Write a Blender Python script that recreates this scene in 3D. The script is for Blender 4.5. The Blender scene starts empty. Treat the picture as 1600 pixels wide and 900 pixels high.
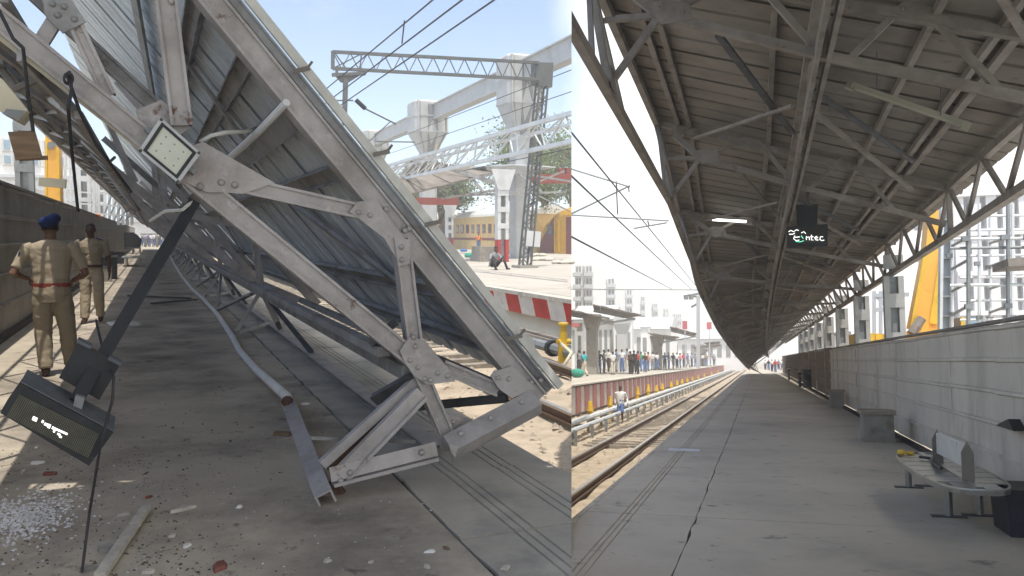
import bpy, bmesh, math, random
from mathutils import Vector as V, Matrix, noise
random.seed(7)
R_ = math.radians
S = bpy.context.scene
COL = S.collection
# ------------------------------------------------------------------ camera, sky, sun, exposure
F = 1300.0                                   # focal length in pixels of a 1600 px wide picture
cam = bpy.data.cameras.new('camera')
cam.sensor_width = 36.0
cam.lens = 36.0 * F / 1600.0
cam.clip_start, cam.clip_end = 0.05, 4000
camo = bpy.data.objects.new('camera', cam)
camo.rotation_euler = (math.pi / 2, 0, 0)
COL.objects.link(camo)
S.camera = camo
S.view_settings.view_transform = 'Standard'
S.view_settings.look = 'None'
S.view_settings.exposure = 0.75
S.view_settings.gamma = 1.0
S.cycles.max_bounces = 8
S.cycles.diffuse_bounces = 4
S.cycles.volume_bounces = 1
SUN_EL, TO_SUN = R_(73), (0.02, -0.9998)      # high sun, behind the camera
wd = bpy.data.worlds.new('World')
S.world = wd
wd.use_nodes = True
nt = wd.node_tree
nt.nodes.clear()
N = nt.nodes.new
out = N('ShaderNodeOutputWorld'); bg = N('ShaderNodeBackground'); sky = N('ShaderNodeTexSky')
sky.sky_type = 'NISHITA'; sky.sun_disc = False
sky.sun_elevation = SUN_EL
sky.sun_rotation = math.atan2(TO_SUN[0], TO_SUN[1])
sky.air_density, sky.dust_density, sky.ozone_density = 1.0, 1.2, 1.6
tc = N('ShaderNodeTexCoord'); sep = N('ShaderNodeSeparateXYZ'); com = N('ShaderNodeCombineXYZ')
mx = N('ShaderNodeMath'); mx.operation = 'MAXIMUM'; mx.inputs[1].default_value = 0.05
nt.links.new(tc.outputs['Generated'], sep.inputs[0])
nt.links.new(sep.outputs[0], com.inputs[0]); nt.links.new(sep.outputs[1], com.inputs[1])
nt.links.new(sep.outputs[2], mx.inputs[0]); nt.links.new(mx.outputs[0], com.inputs[2])
nt.links.new(com.outputs[0], sky.inputs['Vector'])
# white laid over the right sky for its overexposed glare, thin wisps on the left
az = N('ShaderNodeMath'); az.operation = 'ARCTAN2'
nt.links.new(sep.outputs[0], az.inputs[0]); nt.links.new(sep.outputs[1], az.inputs[1])
n1 = N('ShaderNodeTexNoise'); n1.inputs['Scale'].default_value = 2.2; n1.inputs['Detail'].default_value = 7
n1.inputs['Roughness'].default_value = 0.62
nt.links.new(tc.outputs['Generated'], n1.inputs['Vector'])
nz = N('ShaderNodeMath'); nz.operation = 'MULTIPLY_ADD'; nz.inputs[1].default_value = 0.16; nz.inputs[2].default_value = -0.08
nt.links.new(n1.outputs['Fac'], nz.inputs[0])
ad = N('ShaderNodeMath'); ad.operation = 'ADD'
nt.links.new(az.outputs[0], ad.inputs[0]); nt.links.new(nz.outputs[0], ad.inputs[1])
rp = N('ShaderNodeMapRange'); rp.interpolation_type = 'SMOOTHSTEP'
rp.inputs['From Min'].default_value = 0.02; rp.inputs['From Max'].default_value = 0.14
nt.links.new(ad.outputs[0], rp.inputs['Value'])
low = N('ShaderNodeMapRange'); low.interpolation_type = 'SMOOTHSTEP'      # pale milky air low down
low.inputs['From Min'].default_value = 0.52; low.inputs['From Max'].default_value = -0.06
low.inputs['To Min'].default_value = 0.0; low.inputs['To Max'].default_value = 0.20
nt.links.new(sep.outputs[2], low.inputs['Value'])
wis = N('ShaderNodeMapRange'); wis.interpolation_type = 'SMOOTHSTEP'
wis.inputs['From Min'].default_value = 0.52; wis.inputs['From Max'].default_value = 0.80
wis.inputs['To Max'].default_value = 0.45
nt.links.new(n1.outputs['Fac'], wis.inputs['Value'])
m1 = N('ShaderNodeMath'); m1.operation = 'MAXIMUM'
nt.links.new(rp.outputs[0], m1.inputs[0]); nt.links.new(low.outputs[0], m1.inputs[1])
m2 = N('ShaderNodeMath'); m2.operation = 'MAXIMUM'
nt.links.new(m1.outputs[0], m2.inputs[0]); nt.links.new(wis.outputs[0], m2.inputs[1])
mix = N('ShaderNodeMix'); mix.data_type = 'RGBA'
nt.links.new(m2.outputs[0], mix.inputs['Factor'])
nt.links.new(sky.outputs[0], mix.inputs['A'])
SKY_STRENGTH = 0.14
mix.inputs['B'].default_value = (6.9, 6.85, 6.7, 1)
nt.links.new(mix.outputs['Result'], bg.inputs['Color'])
bg.inputs['Strength'].default_value = SKY_STRENGTH
nt.links.new(bg.outputs[0], out.inputs['Surface'])
sun = bpy.data.lights.new('sun', 'SUN')
sun.energy = 2.7; sun.angle = R_(0.5); sun.color = (1.0, 0.94, 0.84)
suno = bpy.data.objects.new('sun', sun)
to = V((TO_SUN[0] * math.cos(SUN_EL), TO_SUN[1] * math.cos(SUN_EL), math.sin(SUN_EL)))
suno.rotation_euler = to.to_track_quat('Z', 'Y').to_euler()
COL.objects.link(suno)

HAZE = 0.0018
# ------------------------------------------------------------------ the two places: each has its own sloping ground
class Frame:
    """Local axes of one place: x across its platform, y along it, z up from its floor; the camera stands h above the floor."""
    def __init__(s, vp, h, side):
        s.Y = V((vp[0] - 800, F, 450 - vp[1])).normalized()
        s.Z = V((0, -(450 - vp[1]), F)).normalized()
        s.X = s.Y.cross(s.Z).normalized()
        s.h, s.side = h, side
        s.o = V((0, 0, h))
        M = Matrix((s.X, s.Y, s.Z)).transposed().to_4x4()
        M.translation = -s.Z * h
        s.M = M
        w = V((1300.0, -93.0, 0)) if side > 0 else V((-1300.0, 93.0, 0))
        s.cn = V((w.dot(s.X), w.dot(s.Y), w.dot(s.Z))).normalized()
    def d(s, px, py):
        w = V((px - 800, F, 450 - py)); return V((w.dot(s.X), w.dot(s.Y), w.dot(s.Z)))
    def at(s, px, py, y):
        d = s.d(px, py); return s.o + d * (y / d.y)
    def fl(s, px, py, z=0.0):
        d = s.d(px, py); return s.o + d * ((z - s.h) / d.z)
    def atx(s, px, py, x):
        d = s.d(px, py); return s.o + d * (x / d.x)
    def on(s, px, py, p, n):
        d = s.d(px, py); return s.o + d * ((V(p) - s.o).dot(V(n)) / d.dot(V(n)))
L = Frame((238, 366), 1.55, -1)
R = Frame((1186, 563), 1.55, 1)
FRAME = {}

# ------------------------------------------------------------------ materials
MATS = {}
def mat(name, col, rough=0.75, metal=0.0, var=0.22, scale=5.0, col2=None, cut=(0.55, 0.7), s2=2.0,
        bump=0.0, bscale=40.0, emit=0.0, spec=0.4, stretch=(1, 1, 1)):
    m = bpy.data.materials.new(name); m.use_nodes = True
    t = m.node_tree; b = t.nodes['Principled BSDF']; ln = t.links.new
    b.inputs['Roughness'].default_value = rough; b.inputs['Metallic'].default_value = metal
    b.inputs['Specular IOR Level'].default_value = spec
    g = t.nodes.new('ShaderNodeNewGeometry'); mp = t.nodes.new('ShaderNodeMapping')
    mp.inputs['Scale'].default_value = stretch
    ln(g.outputs['Position'], mp.inputs['Vector'])
    def nzt(sc, det=7, ro=0.6):
        n = t.nodes.new('ShaderNodeTexNoise'); n.inputs['Scale'].default_value = sc
        n.inputs['Detail'].default_value = det; n.inputs['Roughness'].default_value = ro
        ln(mp.outputs[0], n.inputs['Vector']); return n
    def mixc(fac, a, bb):
        k = t.nodes.new('ShaderNodeMix'); k.data_type = 'RGBA'
        ln(fac, k.inputs['Factor'])
        for sock, val in ((k.inputs['A'], a), (k.inputs['B'], bb)):
            if isinstance(val, tuple): sock.default_value = (*val, 1)
            else: ln(val, sock)
        return k.outputs['Result']
    def ramp(o, a, bb):
        r = t.nodes.new('ShaderNodeMapRange'); r.inputs['From Min'].default_value = a; r.inputs['From Max'].default_value = bb
        ln(o, r.inputs['Value']); return r.outputs[0]
    na = nzt(scale)
    c = mixc(ramp(na.outputs['Fac'], 0.3, 0.7), tuple(x * (1 - var) for x in col), tuple(min(1, x * (1 + var)) for x in col))
    if col2:
        for cc, cu, ss in (col2 if isinstance(col2, list) else [(col2, cut, s2)]):
            nb = nzt(ss, 9, 0.68)
            c = mixc(ramp(nb.outputs['Fac'], *cu), c, cc)
    ln(c, b.inputs['Base Color'])
    if bump:
        nb = nzt(bscale, 5); bp = t.nodes.new('ShaderNodeBump')
        bp.inputs['Strength'].default_value = bump; bp.inputs['Distance'].default_value = 0.02
        ln(nb.outputs['Fac'], bp.inputs['Height']); ln(bp.outputs[0], b.inputs['Normal'])
    if emit:
        b.inputs['Emission Color'].default_value = (*col, 1); b.inputs['Emission Strength'].default_value = emit
    MATS[name] = m
    return m
RUST, DIRT = (0.13, 0.055, 0.03), (0.16, 0.13, 0.10)
mat('silver_paint', (0.43, 0.405, 0.395), 0.5, 0.2, 0.16, 4, [((0.27, 0.24, 0.22), (0.46, 0.70), 2.2), ((0.52, 0.50, 0.48), (0.58, 0.70), 9.0), (RUST, (0.635, 0.70), 5.0), ((0.10, 0.07, 0.055), (0.66, 0.70), 14.0)], bump=0.35, bscale=22)
mat('silver_dim', (0.33, 0.33, 0.33), 0.55, 0.2, 0.2, 4, [((0.17, 0.15, 0.14), (0.48, 0.7), 2.5), (RUST, (0.62, 0.7), 5.0)], bump=0.2)
mat('steel_dark', (0.10, 0.105, 0.11), 0.6, 0.3, 0.25, 6, (0.07, 0.05, 0.04), bump=0.2)
mat('galv_sheet', (0.58, 0.63, 0.67), 0.5, 0.1, 0.14, 1.3, [((0.40, 0.41, 0.42), (0.48, 0.75), 0.8), (RUST, (0.70, 0.78), 2.0)], spec=0.3)
mat('sheet_edge', (0.62, 0.61, 0.57), 0.6, 0.1, 0.15, 8, DIRT, (0.62, 0.8))
mat('rust', (0.11, 0.06, 0.04), 0.85, 0.1, 0.4, 18, (0.07, 0.04, 0.03), bump=0.4)
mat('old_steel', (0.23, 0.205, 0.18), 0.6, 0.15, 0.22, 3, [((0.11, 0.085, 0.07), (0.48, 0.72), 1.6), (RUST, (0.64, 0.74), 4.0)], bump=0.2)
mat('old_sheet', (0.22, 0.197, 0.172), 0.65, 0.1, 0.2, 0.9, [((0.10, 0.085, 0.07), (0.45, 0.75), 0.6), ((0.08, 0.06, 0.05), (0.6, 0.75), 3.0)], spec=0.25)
mat('concrete_floor', (0.45, 0.395, 0.32), 0.85, 0, 0.2, 1.1, [((0.17, 0.15, 0.13), (0.46, 0.70), 0.8), ((0.47, 0.45, 0.41), (0.60, 0.82), 2.3), ((0.12, 0.105, 0.09), (0.60, 0.70), 4.0), ((0.09, 0.075, 0.06), (0.66, 0.70), 17.0)], bump=0.35, bscale=55, spec=0.25)
mat('slab_floor', (0.43, 0.395, 0.335), 0.7, 0, 0.2, 1.6, [((0.20, 0.195, 0.185), (0.5, 0.72), 1.0), ((0.45, 0.44, 0.42), (0.62, 0.8), 4.0)], bump=0.25, bscale=60)
mat('floor_right', (0.52, 0.465, 0.385), 0.72, 0, 0.16, 0.9, [((0.27, 0.245, 0.21), (0.46, 0.72), 0.45), ((0.20, 0.18, 0.155), (0.60, 0.68), 3.2), ((0.48, 0.465, 0.44), (0.62, 0.85), 1.7)], bump=0.25, bscale=50, spec=0.35)
mat('joint_dirt', (0.045, 0.04, 0.035), 0.95, 0, 0.3, 9)
mat('wet_patch', (0.42, 0.43, 0.42), 0.25, 0, 0.2, 5)
mat('sand_bed', (0.43, 0.355, 0.265), 0.95, 0, 0.2, 2.2, [((0.25, 0.19, 0.13), (0.52, 0.72), 1.3), ((0.55, 0.47, 0.37), (0.58, 0.75), 3.1)], bump=0.9, bscale=22)
mat('stone', (0.36, 0.31, 0.25), 0.9, 0, 0.35, 3.0)
mat('rail', (0.13, 0.085, 0.06), 0.6, 0.5, 0.3, 12)
mat('rail_top', (0.42, 0.40, 0.38), 0.35, 0.8, 0.15, 12)
mat('sleeper', (0.25, 0.22, 0.18), 0.9, 0, 0.3, 5, bump=0.3)
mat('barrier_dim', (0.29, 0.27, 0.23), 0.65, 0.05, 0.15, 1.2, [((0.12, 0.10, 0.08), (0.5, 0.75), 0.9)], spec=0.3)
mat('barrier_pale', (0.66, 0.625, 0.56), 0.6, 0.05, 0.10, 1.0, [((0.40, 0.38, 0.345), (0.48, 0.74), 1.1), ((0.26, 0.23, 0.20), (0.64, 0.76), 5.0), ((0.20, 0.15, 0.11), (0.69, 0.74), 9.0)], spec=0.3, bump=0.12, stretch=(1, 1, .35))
mat('barrier_brown', (0.21, 0.155, 0.125), 0.7, 0.05, 0.2, 1.0, DIRT)
mat('barrier_cap', (0.24, 0.22, 0.2), 0.7, 0, 0.2, 3)
mat('kerb_red', (0.48, 0.045, 0.035), 0.75, 0, 0.2, 3, (0.30, 0.14, 0.11), (0.58, 0.7), 2.5)
mat('kerb_white', (0.66, 0.64, 0.60), 0.8, 0, 0.14, 3, (0.33, 0.30, 0.27), (0.55, 0.7), 2.0)
mat('platform_pale', (0.42, 0.39, 0.34), 0.9, 0, 0.14, 0.8, [((0.36, 0.33, 0.29), (0.5, 0.7), 0.4), ((0.28, 0.22, 0.17), (0.66, 0.74), 2.0)], bump=0.2)
mat('white_paint', (0.74, 0.74, 0.73), 0.6, 0, 0.08, 2, (0.5, 0.49, 0.47), (0.6, 0.85), 1.5)
mat('white_steel', (0.60, 0.615, 0.62), 0.5, 0.1, 0.1, 2, (0.42, 0.42, 0.41), (0.55, 0.8), 0.8)
mat('mast_grey', (0.11, 0.118, 0.12), 0.6, 0.15, 0.2, 3, (0.08, 0.065, 0.05), (0.58, 0.72), 3.0)
mat('kerb_far_red', (0.32, 0.13, 0.12), 0.8, 0, 0.2, 2)
mat('kerb_far_white', (0.42, 0.40, 0.38), 0.8, 0, 0.2, 2)
mat('pillar_steel', (0.36, 0.36, 0.35), 0.6, 0.1, 0.15, 3, (0.2, 0.18, 0.16), (0.55, 0.75), 1.5)
mat('capital_grey', (0.44, 0.45, 0.45), 0.6, 0.05, 0.1, 1.2, (0.30, 0.29, 0.27), (0.55, 0.8), 0.8)
mat('grey_steel', (0.23, 0.245, 0.25), 0.55, 0.2, 0.18, 3, (0.15, 0.13, 0.11), (0.58, 0.72), 3.0)
mat('cream_stain', (0.58, 0.53, 0.40), 0.7, 0, 0.15, 3)
mat('red_base', (0.42, 0.03, 0.04), 0.6, 0, 0.2, 4, (0.26, 0.06, 0.05))
mat('red_girder', (0.26, 0.06, 0.045), 0.6, 0.1, 0.2, 2, RUST)
mat('yellow_paint', (0.70, 0.45, 0.04), 0.5, 0, 0.12, 4, (0.5, 0.33, 0.08), (0.62, 0.8), 4)
mat('crane_yellow', (0.80, 0.42, 0.07), 0.5, 0, 0.10, 1.2, (0.55, 0.30, 0.07), (0.58, 0.8), 1.4)
mat('orange', (0.75, 0.20, 0.05), 0.7, 0, 0.2, 4)
mat('glass_dark', (0.05, 0.065, 0.08), 0.12, 0, 0.3, 3, spec=0.6)
mat('glass_blue', (0.22, 0.33, 0.42), 0.15, 0, 0.15, 1, spec=0.6)
mat('black_case', (0.022, 0.025, 0.03), 0.5, 0.1, 0.3, 8, (0.06, 0.06, 0.06), (0.6, 0.8), 6)
mat('dusty_case', (0.10, 0.115, 0.13), 0.6, 0.1, 0.3, 8, (0.19, 0.18, 0.17), (0.5, 0.75), 5)
mat('led_board', (0.035, 0.036, 0.03), 0.7, 0, 0.3, 20)
mat('led_dot', (0.155, 0.15, 0.115), 0.6, 0, 0.2, 20)
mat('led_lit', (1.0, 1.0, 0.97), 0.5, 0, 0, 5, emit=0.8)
mat('led_green', (0.2, 0.85, 0.55), 0.5, 0, 0, 5, emit=0.7)
mat('tube_lit', (1.0, 0.99, 0.95), 0.5, 0, 0, 5, emit=3.0)
mat('tube_off', (0.26, 0.245, 0.19), 0.4, 0, 0.08, 5)
mat('lamp_glass', (0.58, 0.60, 0.50), 0.22, 0, 0.06, 8, spec=0.5)
mat('lamp_rim', (0.40, 0.42, 0.42), 0.45, 0.5, 0.15, 8)
mat('cable', (0.03, 0.03, 0.035), 0.6, 0, 0.2, 9)
mat('conduit', (0.55, 0.54, 0.50), 0.6, 0, 0.1, 9)
mat('wood', (0.20, 0.135, 0.085), 0.8, 0, 0.3, 6, bump=0.2, stretch=(1, 1, 6))
mat('plaster_chip', (0.50, 0.47, 0.41), 0.9, 0, 0.25, 9, (0.30, 0.26, 0.22), bump=0.3)
mat('red_chip', (0.20, 0.07, 0.055), 0.8, 0, 0.3, 12)
mat('grit', (0.10, 0.088, 0.075), 0.95, 0, 0.45, 9)
mat('white_powder', (0.60, 0.61, 0.64), 0.95, 0, 0.2, 9)
mat('khaki', (0.36, 0.30, 0.215), 0.9, 0, 0.10, 5, bump=0.25, bscale=14)
mat('khaki_dark', (0.29, 0.24, 0.17), 0.9, 0, 0.12, 5, bump=0.25, bscale=14)
mat('navy', (0.012, 0.03, 0.12), 0.85, 0, 0.2, 14)
mat('belt_red', (0.22, 0.04, 0.03), 0.5, 0, 0.2, 12)
mat('belt_brown', (0.07, 0.035, 0.03), 0.5, 0, 0.2, 12)
mat('skin', (0.19, 0.095, 0.06), 0.6, 0, 0.08, 8)
mat('skin_dark', (0.10, 0.05, 0.035), 0.6, 0, 0.08, 8)
mat('hair', (0.012, 0.010, 0.010), 0.6, 0, 0.2, 20)
mat('shoe', (0.045, 0.022, 0.016), 0.45, 0, 0.2, 10)
for nm, c in dict(white=(0.72, 0.72, 0.71), red=(0.55, 0.05, 0.06), teal=(0.03, 0.42, 0.44), orange=(0.72, 0.22, 0.05),
                  grey=(0.25, 0.26, 0.28), blue=(0.10, 0.17, 0.36), pink=(0.70, 0.18, 0.30), green=(0.10, 0.33, 0.18),
                  black=(0.03, 0.03, 0.035), brown=(0.20, 0.12, 0.08), cream=(0.60, 0.54, 0.44), lilac=(0.42, 0.40, 0.52)).items():
    mat('cloth_' + nm, c, 0.9, 0, 0.12, 6)
mat('train_cream', (0.66, 0.47, 0.20), 0.55, 0, 0.10, 1.5, (0.5, 0.36, 0.17), (0.6, 0.8), 1.0)
mat('train_roof', (0.66, 0.66, 0.62), 0.6, 0.1, 0.1, 1)
mat('train_maroon', (0.20, 0.05, 0.05), 0.5, 0, 0.15, 2)
mat('loco_gold', (0.60, 0.33, 0.04), 0.5, 0, 0.12, 2)
mat('leaf', (0.075, 0.115, 0.035), 0.8, 0, 0.45, 1.5)
mat('leaf_pale', (0.12, 0.155, 0.06), 0.8, 0, 0.4, 1.5)
mat('bark', (0.12, 0.09, 0.06), 0.9, 0, 0.3, 6)
mat('block_white', (0.74, 0.75, 0.76), 0.8, 0, 0.06, 0.1)
mat('block_grey', (0.50, 0.53, 0.55), 0.8, 0, 0.08, 0.1)
mat('earth', (0.36, 0.31, 0.25), 0.95, 0, 0.2, 0.4)
mat('bench_steel', (0.42, 0.42, 0.40), 0.3, 0.75, 0.12, 4, (0.20, 0.19, 0.17), (0.55, 0.8), 5)
mat('notice_white', (0.62, 0.62, 0.60), 0.6, 0, 0.1, 6, (0.35, 0.34, 0.33), (0.62, 0.72), 9)
mat('plinth', (0.30, 0.285, 0.255), 0.85, 0, 0.15, 3, (0.18, 0.16, 0.14), bump=0.2)
mat('bin_blue', (0.03, 0.035, 0.05), 0.55, 0, 0.3, 6)
mat('green_cloth', (0.03, 0.28, 0.20), 0.8, 0, 0.2, 6)
mat('blue_plastic', (0.02, 0.16, 0.55), 0.5, 0, 0.2, 6)
mat('sign_red', (0.55, 0.14, 0.16), 0.6, 0, 0.1, 3)

# ------------------------------------------------------------------ mesh builder
class MB:
    def __init__(s): s.v, s.f, s.m, s.k = [], [], [], 0
    def mi(s, k): s.k = k; return s
    def add(s, vs, fs):
        b = len(s.v); s.v += [V(p) for p in vs]
        for f in fs: s.f.append([b + i for i in f]); s.m.append(s.k)
        return s
    def prism(s, pts, vec):
        n = len(pts); pts = [V(p) for p in pts]; vec = V(vec)
        nr = sum(((pts[i] - pts[0]).cross(pts[(i + 1) % n] - pts[0]) for i in range(n)), V())
        if nr.dot(vec) > 0: pts = pts[::-1]
        vs = pts + [p + vec for p in pts]
        return s.add(vs, [list(range(n)), list(range(2 * n - 1, n - 1, -1))] + [[i + n, (i + 1) % n + n, (i + 1) % n, i][::-1][::-1] for i in range(n)])
    def box(s, lo, hi):
        x0, y0, z0 = lo; x1, y1, z1 = hi
        return s.add([(x0, y0, z0), (x1, y0, z0), (x1, y1, z0), (x0, y1, z0), (x0, y0, z1), (x1, y0, z1), (x1, y1, z1), (x0, y1, z1)],
                     [[0, 3, 2, 1], [4, 5, 6, 7], [0, 1, 5, 4], [1, 2, 6, 5], [2, 3, 7, 6], [3, 0, 4, 7]])
    def bar(s, p, q, w, h, up=(0, 0, 1), ow=0.0, oh=0.0):
        p, q = V(p), V(q); d = q - p
        if d.length < 1e-6: return s
        d.normalize(); u = V(up)
        if abs(d.dot(u.normalized())) > 0.995: u = V((0, 1, 0)) if abs(d.y) < 0.9 else V((1, 0, 0))
        sd = d.cross(u).normalized(); u = sd.cross(d).normalized()
        c = sd * ow + u * oh; a, b = sd * (w / 2), u * (h / 2)
        vs = [e + c + k for e in (p, q) for k in (-a - b, a - b, a + b, -a + b)]
        return s.add(vs, [[0, 1, 2, 3], [7, 6, 5, 4], [0, 4, 5, 1], [1, 5, 6, 2], [2, 6, 7, 3], [3, 7, 4, 0]])
    def angle(s, p, q, w, h, t, up=(0, 0, 1)):                # L section
        s.bar(p, q, w, t, up); return s.bar(p, q, t, h, up, w / 2 - t / 2, -h / 2 - t / 2 + 0.0005)
    def chan(s, p, q, w, dep, t=0.012, up=(0, 1, 0)):         # channel: web faces away from up, flanges run along up
        s.bar(p, q, w, t, up)
        for k in (-1, 1): s.bar(p, q, t, dep, up, k * (w / 2 - t / 2 - 0.0015), dep / 2 + t / 2 - 0.0005)
        return s
    def lipped(s, p, q, w, dep, t=0.012, up=(0, 1, 0), lip=.022):   # channel with rolled lips on its face
        s.chan(p, q, w, dep, t, up)
        for k in (-1, 1): s.bar(p, q, .016, lip, up, k * (w / 2 - .0095), -(t / 2 + lip / 2 - .0005))
        return s
    def tube(s, pts, r, n=8, cap=True):
        pts = [V(p) for p in pts]; k = len(pts); b = len(s.v); pu = None
        for i, p in enumerate(pts):
            d = (pts[min(i + 1, k - 1)] - pts[max(i - 1, 0)]).normalized()
            if pu is None: pu = V((0, 0, 1)) if abs(d.z) < 0.9 else V((1, 0, 0))
            sd = d.cross(pu).normalized(); pu = sd.cross(d).normalized()
            rr = r[i] if isinstance(r, (list, tuple)) else r
            for j in range(n):
                a = 2 * math.pi * j / n; s.v.append(p + sd * (math.cos(a) * rr) + pu * (math.sin(a) * rr))
        for i in range(k - 1):
            for j in range(n):
                s.f.append([b + i * n + j, b + i * n + (j + 1) % n, b + (i + 1) * n + (j + 1) % n, b + (i + 1) * n + j]); s.m.append(s.k)
        if cap:
            s.f.append([b + j for j in range(n)][::-1]); s.m.append(s.k)
            s.f.append([b + (k - 1) * n + j for j in range(n)]); s.m.append(s.k)
        return s
    def rings(s, rs, cap=True):                               # loft through rings of equal count
        b = len(s.v); n = len(rs[0])
        for r in rs: s.v += [V(p) for p in r]
        for i in range(len(rs) - 1):
            for j in range(n):
                s.f.append([b + i * n + j, b + i * n + (j + 1) % n, b + (i + 1) * n + (j + 1) % n, b + (i + 1) * n + j]); s.m.append(s.k)
        if cap:
            s.f.append([b + j for j in range(n)][::-1]); s.m.append(s.k)
            s.f.append([b + (len(rs) - 1) * n + j for j in range(n)]); s.m.append(s.k)
        return s
    def ell(s, c, rx, ry, rz, n=10, k=6):
        return s.rings([[(c[0] + rx * math.sin(math.pi * (i + .02) / (k + .04)) * math.cos(2 * math.pi * j / n), c[1] + ry * math.sin(math.pi * (i + .02) / (k + .04)) * math.sin(2 * math.pi * j / n),
                          c[2] - rz * math.cos(math.pi * (i + .02) / (k + .04))) for j in range(n)] for i in range(k + 1)])
    def dome(s, p, n, r, h=None, seg=8):
        p, n = V(p), V(n).normalized(); h = h or r * 0.7
        a = n.orthogonal().normalized(); b = n.cross(a)
        return s.rings([[p + n * z + (a * math.cos(2 * math.pi * j / seg) + b * math.sin(2 * math.pi * j / seg)) * q for j in range(seg)]
                        for z, q in ((-0.004, r), (h * .55, r * .85), (h, r * .4))])
    def mesh(s, name, mats, fr=None, off=None, clip=False, smooth=False):
        me = bpy.data.meshes.new(name)
        vs = s.v if off is None else [p - off for p in s.v]
        me.from_pydata([tuple(p) for p in vs], [], s.f)
        for m in (mats if isinstance(mats, (list, tuple)) else [mats]): me.materials.append(MATS[m])
        me.polygons.foreach_set('material_index', s.m)
        if smooth: me.polygons.foreach_set('use_smooth', [True] * len(s.f))
        bm = bmesh.new(); bm.from_mesh(me)
        if clip:
            co = fr.o - (off or V())
            bmesh.ops.bisect_plane(bm, geom=bm.verts[:] + bm.edges[:] + bm.faces[:], plane_co=co, plane_no=fr.cn, clear_inner=True)
        bmesh.ops.recalc_face_normals(bm, faces=bm.faces[:])
        bm.to_mesh(me); bm.free()
        me.update()
        return me
OFF = {}
def obj(name, mb, mats, parent, clip=False, smooth=False):
    """one part, built in the frame's coordinates and hung under its thing (or under a part of it)"""
    root = parent
    while root.parent: root = root.parent
    fr = FRAME[root.name]
    me = mb.mesh(name, mats, fr, OFF[root.name], clip, smooth) if isinstance(mb, MB) else mb
    o = bpy.data.objects.new(name, me); COL.objects.link(o); o.parent = parent
    return o
def thing(fr, name, label, cat, loc=(0, 0, 0), group=None, kind=None):
    o = bpy.data.objects.new(name, None); COL.objects.link(o)
    o.matrix_world = fr.M @ Matrix.Translation(V(loc))
    o.empty_display_size = 0.1
    if label: o['label'] = label
    if cat: o['category'] = cat
    if group: o['group'] = group
    if kind: o['kind'] = kind
    OFF[o.name] = V(loc); FRAME[o.name] = fr
    return o
def single(fr, name, mb, mats, label=None, cat=None, group=None, kind=None, loc=None, clip=False, smooth=False):
    """a thing that is one mesh"""
    if loc is None:
        lo = [min(p[i] for p in mb.v) for i in range(3)]; hi = [max(p[i] for p in mb.v) for i in range(3)]
        loc = ((lo[0] + hi[0]) / 2, (lo[1] + hi[1]) / 2, lo[2])
    loc = V(loc)
    me = mb.mesh(name, mats, fr, loc, clip, smooth)
    o = bpy.data.objects.new(name, me); COL.objects.link(o)
    o.matrix_world = fr.M @ Matrix.Translation(loc)
    if label: o['label'] = label
    if cat: o['category'] = cat
    if group: o['group'] = group
    if kind: o['kind'] = kind
    OFF[o.name] = loc; FRAME[o.name] = fr
    return o
def dup(o, parent, off=(0, 0, 0), mtx=None):
    """copy of a part (with its sub-parts) shifted along; mesh data shared"""
    c = o.copy(); COL.objects.link(c); c.parent = parent
    c.matrix_basis = (mtx if mtx is not None else Matrix.Translation(V(off))) @ o.matrix_basis
    for ch in o.children: dup(ch, c)
    return c
def jit(a): return random.uniform(-a, a)
EX, EY, EZ = V((1, 0, 0)), V((0, 1, 0)), V((0, 0, 1))
# ------------------------------------------------------------------ shared builders for the setting
def sheet_grid(fr, name, x0, x1, y0, y1, z, nx, ny, amp, m, clip=True, sc=0.6):
    mb = MB(); vs = []
    for j in range(ny + 1):
        for i in range(nx + 1):
            x = x0 + (x1 - x0) * i / nx; y = y0 + (y1 - y0) * (j / ny) ** 1.6
            vs.append((x, y, z + amp * noise.noise(V((x * sc, y * sc, 3))) + amp * .4 * noise.noise(V((x * 3, y * 3, 8)))))
    mb.add(vs, [[j * (nx + 1) + i, j * (nx + 1) + i + 1, (j + 1) * (nx + 1) + i + 1, (j + 1) * (nx + 1) + i] for j in range(ny) for i in range(nx)])
    return single(fr, name, mb, m, kind='structure', clip=clip, loc=(0, 0, 0), smooth=True)
def slab_mesh(x0, x1, y0, y1, grooves, t=0.12, jl=0.0, z=0.0, seed=0):
    """paving slab: top cut by thin grooves, the x0 edge a little broken"""
    rnd = random.Random(seed); ny = 6; g = 0.007
    xs = [(x0, z)]
    for q in grooves: xs += [(q - g, z), (q - g * .6, z - .012), (q + g * .6, z - .012), (q + g, z)]
    xs.append((x1, z)); prof = xs + [(x1, z - t), (x0, z - t)]
    rs = []
    for j in range(ny + 1):
        y = y0 + (y1 - y0) * j / ny; dx = rnd.uniform(-jl, jl)
        rs.append([(px + (dx if px == x0 else 0), y, pz) for px, pz in prof])
    return MB().rings(rs)
def rail_line(fr, x, y0, y1, z, label, group):
    t = thing(fr, 'rail', label, 'rail', (x, y0, z), group)
    b = MB()
    b.box((x - .065, y0, z), (x + .065, y1, z + .025)).box((x - .012, y0, z + .024), (x + .012, y1, z + .13))
    obj('rail_body', b, 'rail', t, clip=True)
    obj('rail_head', MB().box((x - .034, y0, z + .129), (x + .034, y1, z + .165)), 'rail_top', t, clip=True)
    return t
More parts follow.
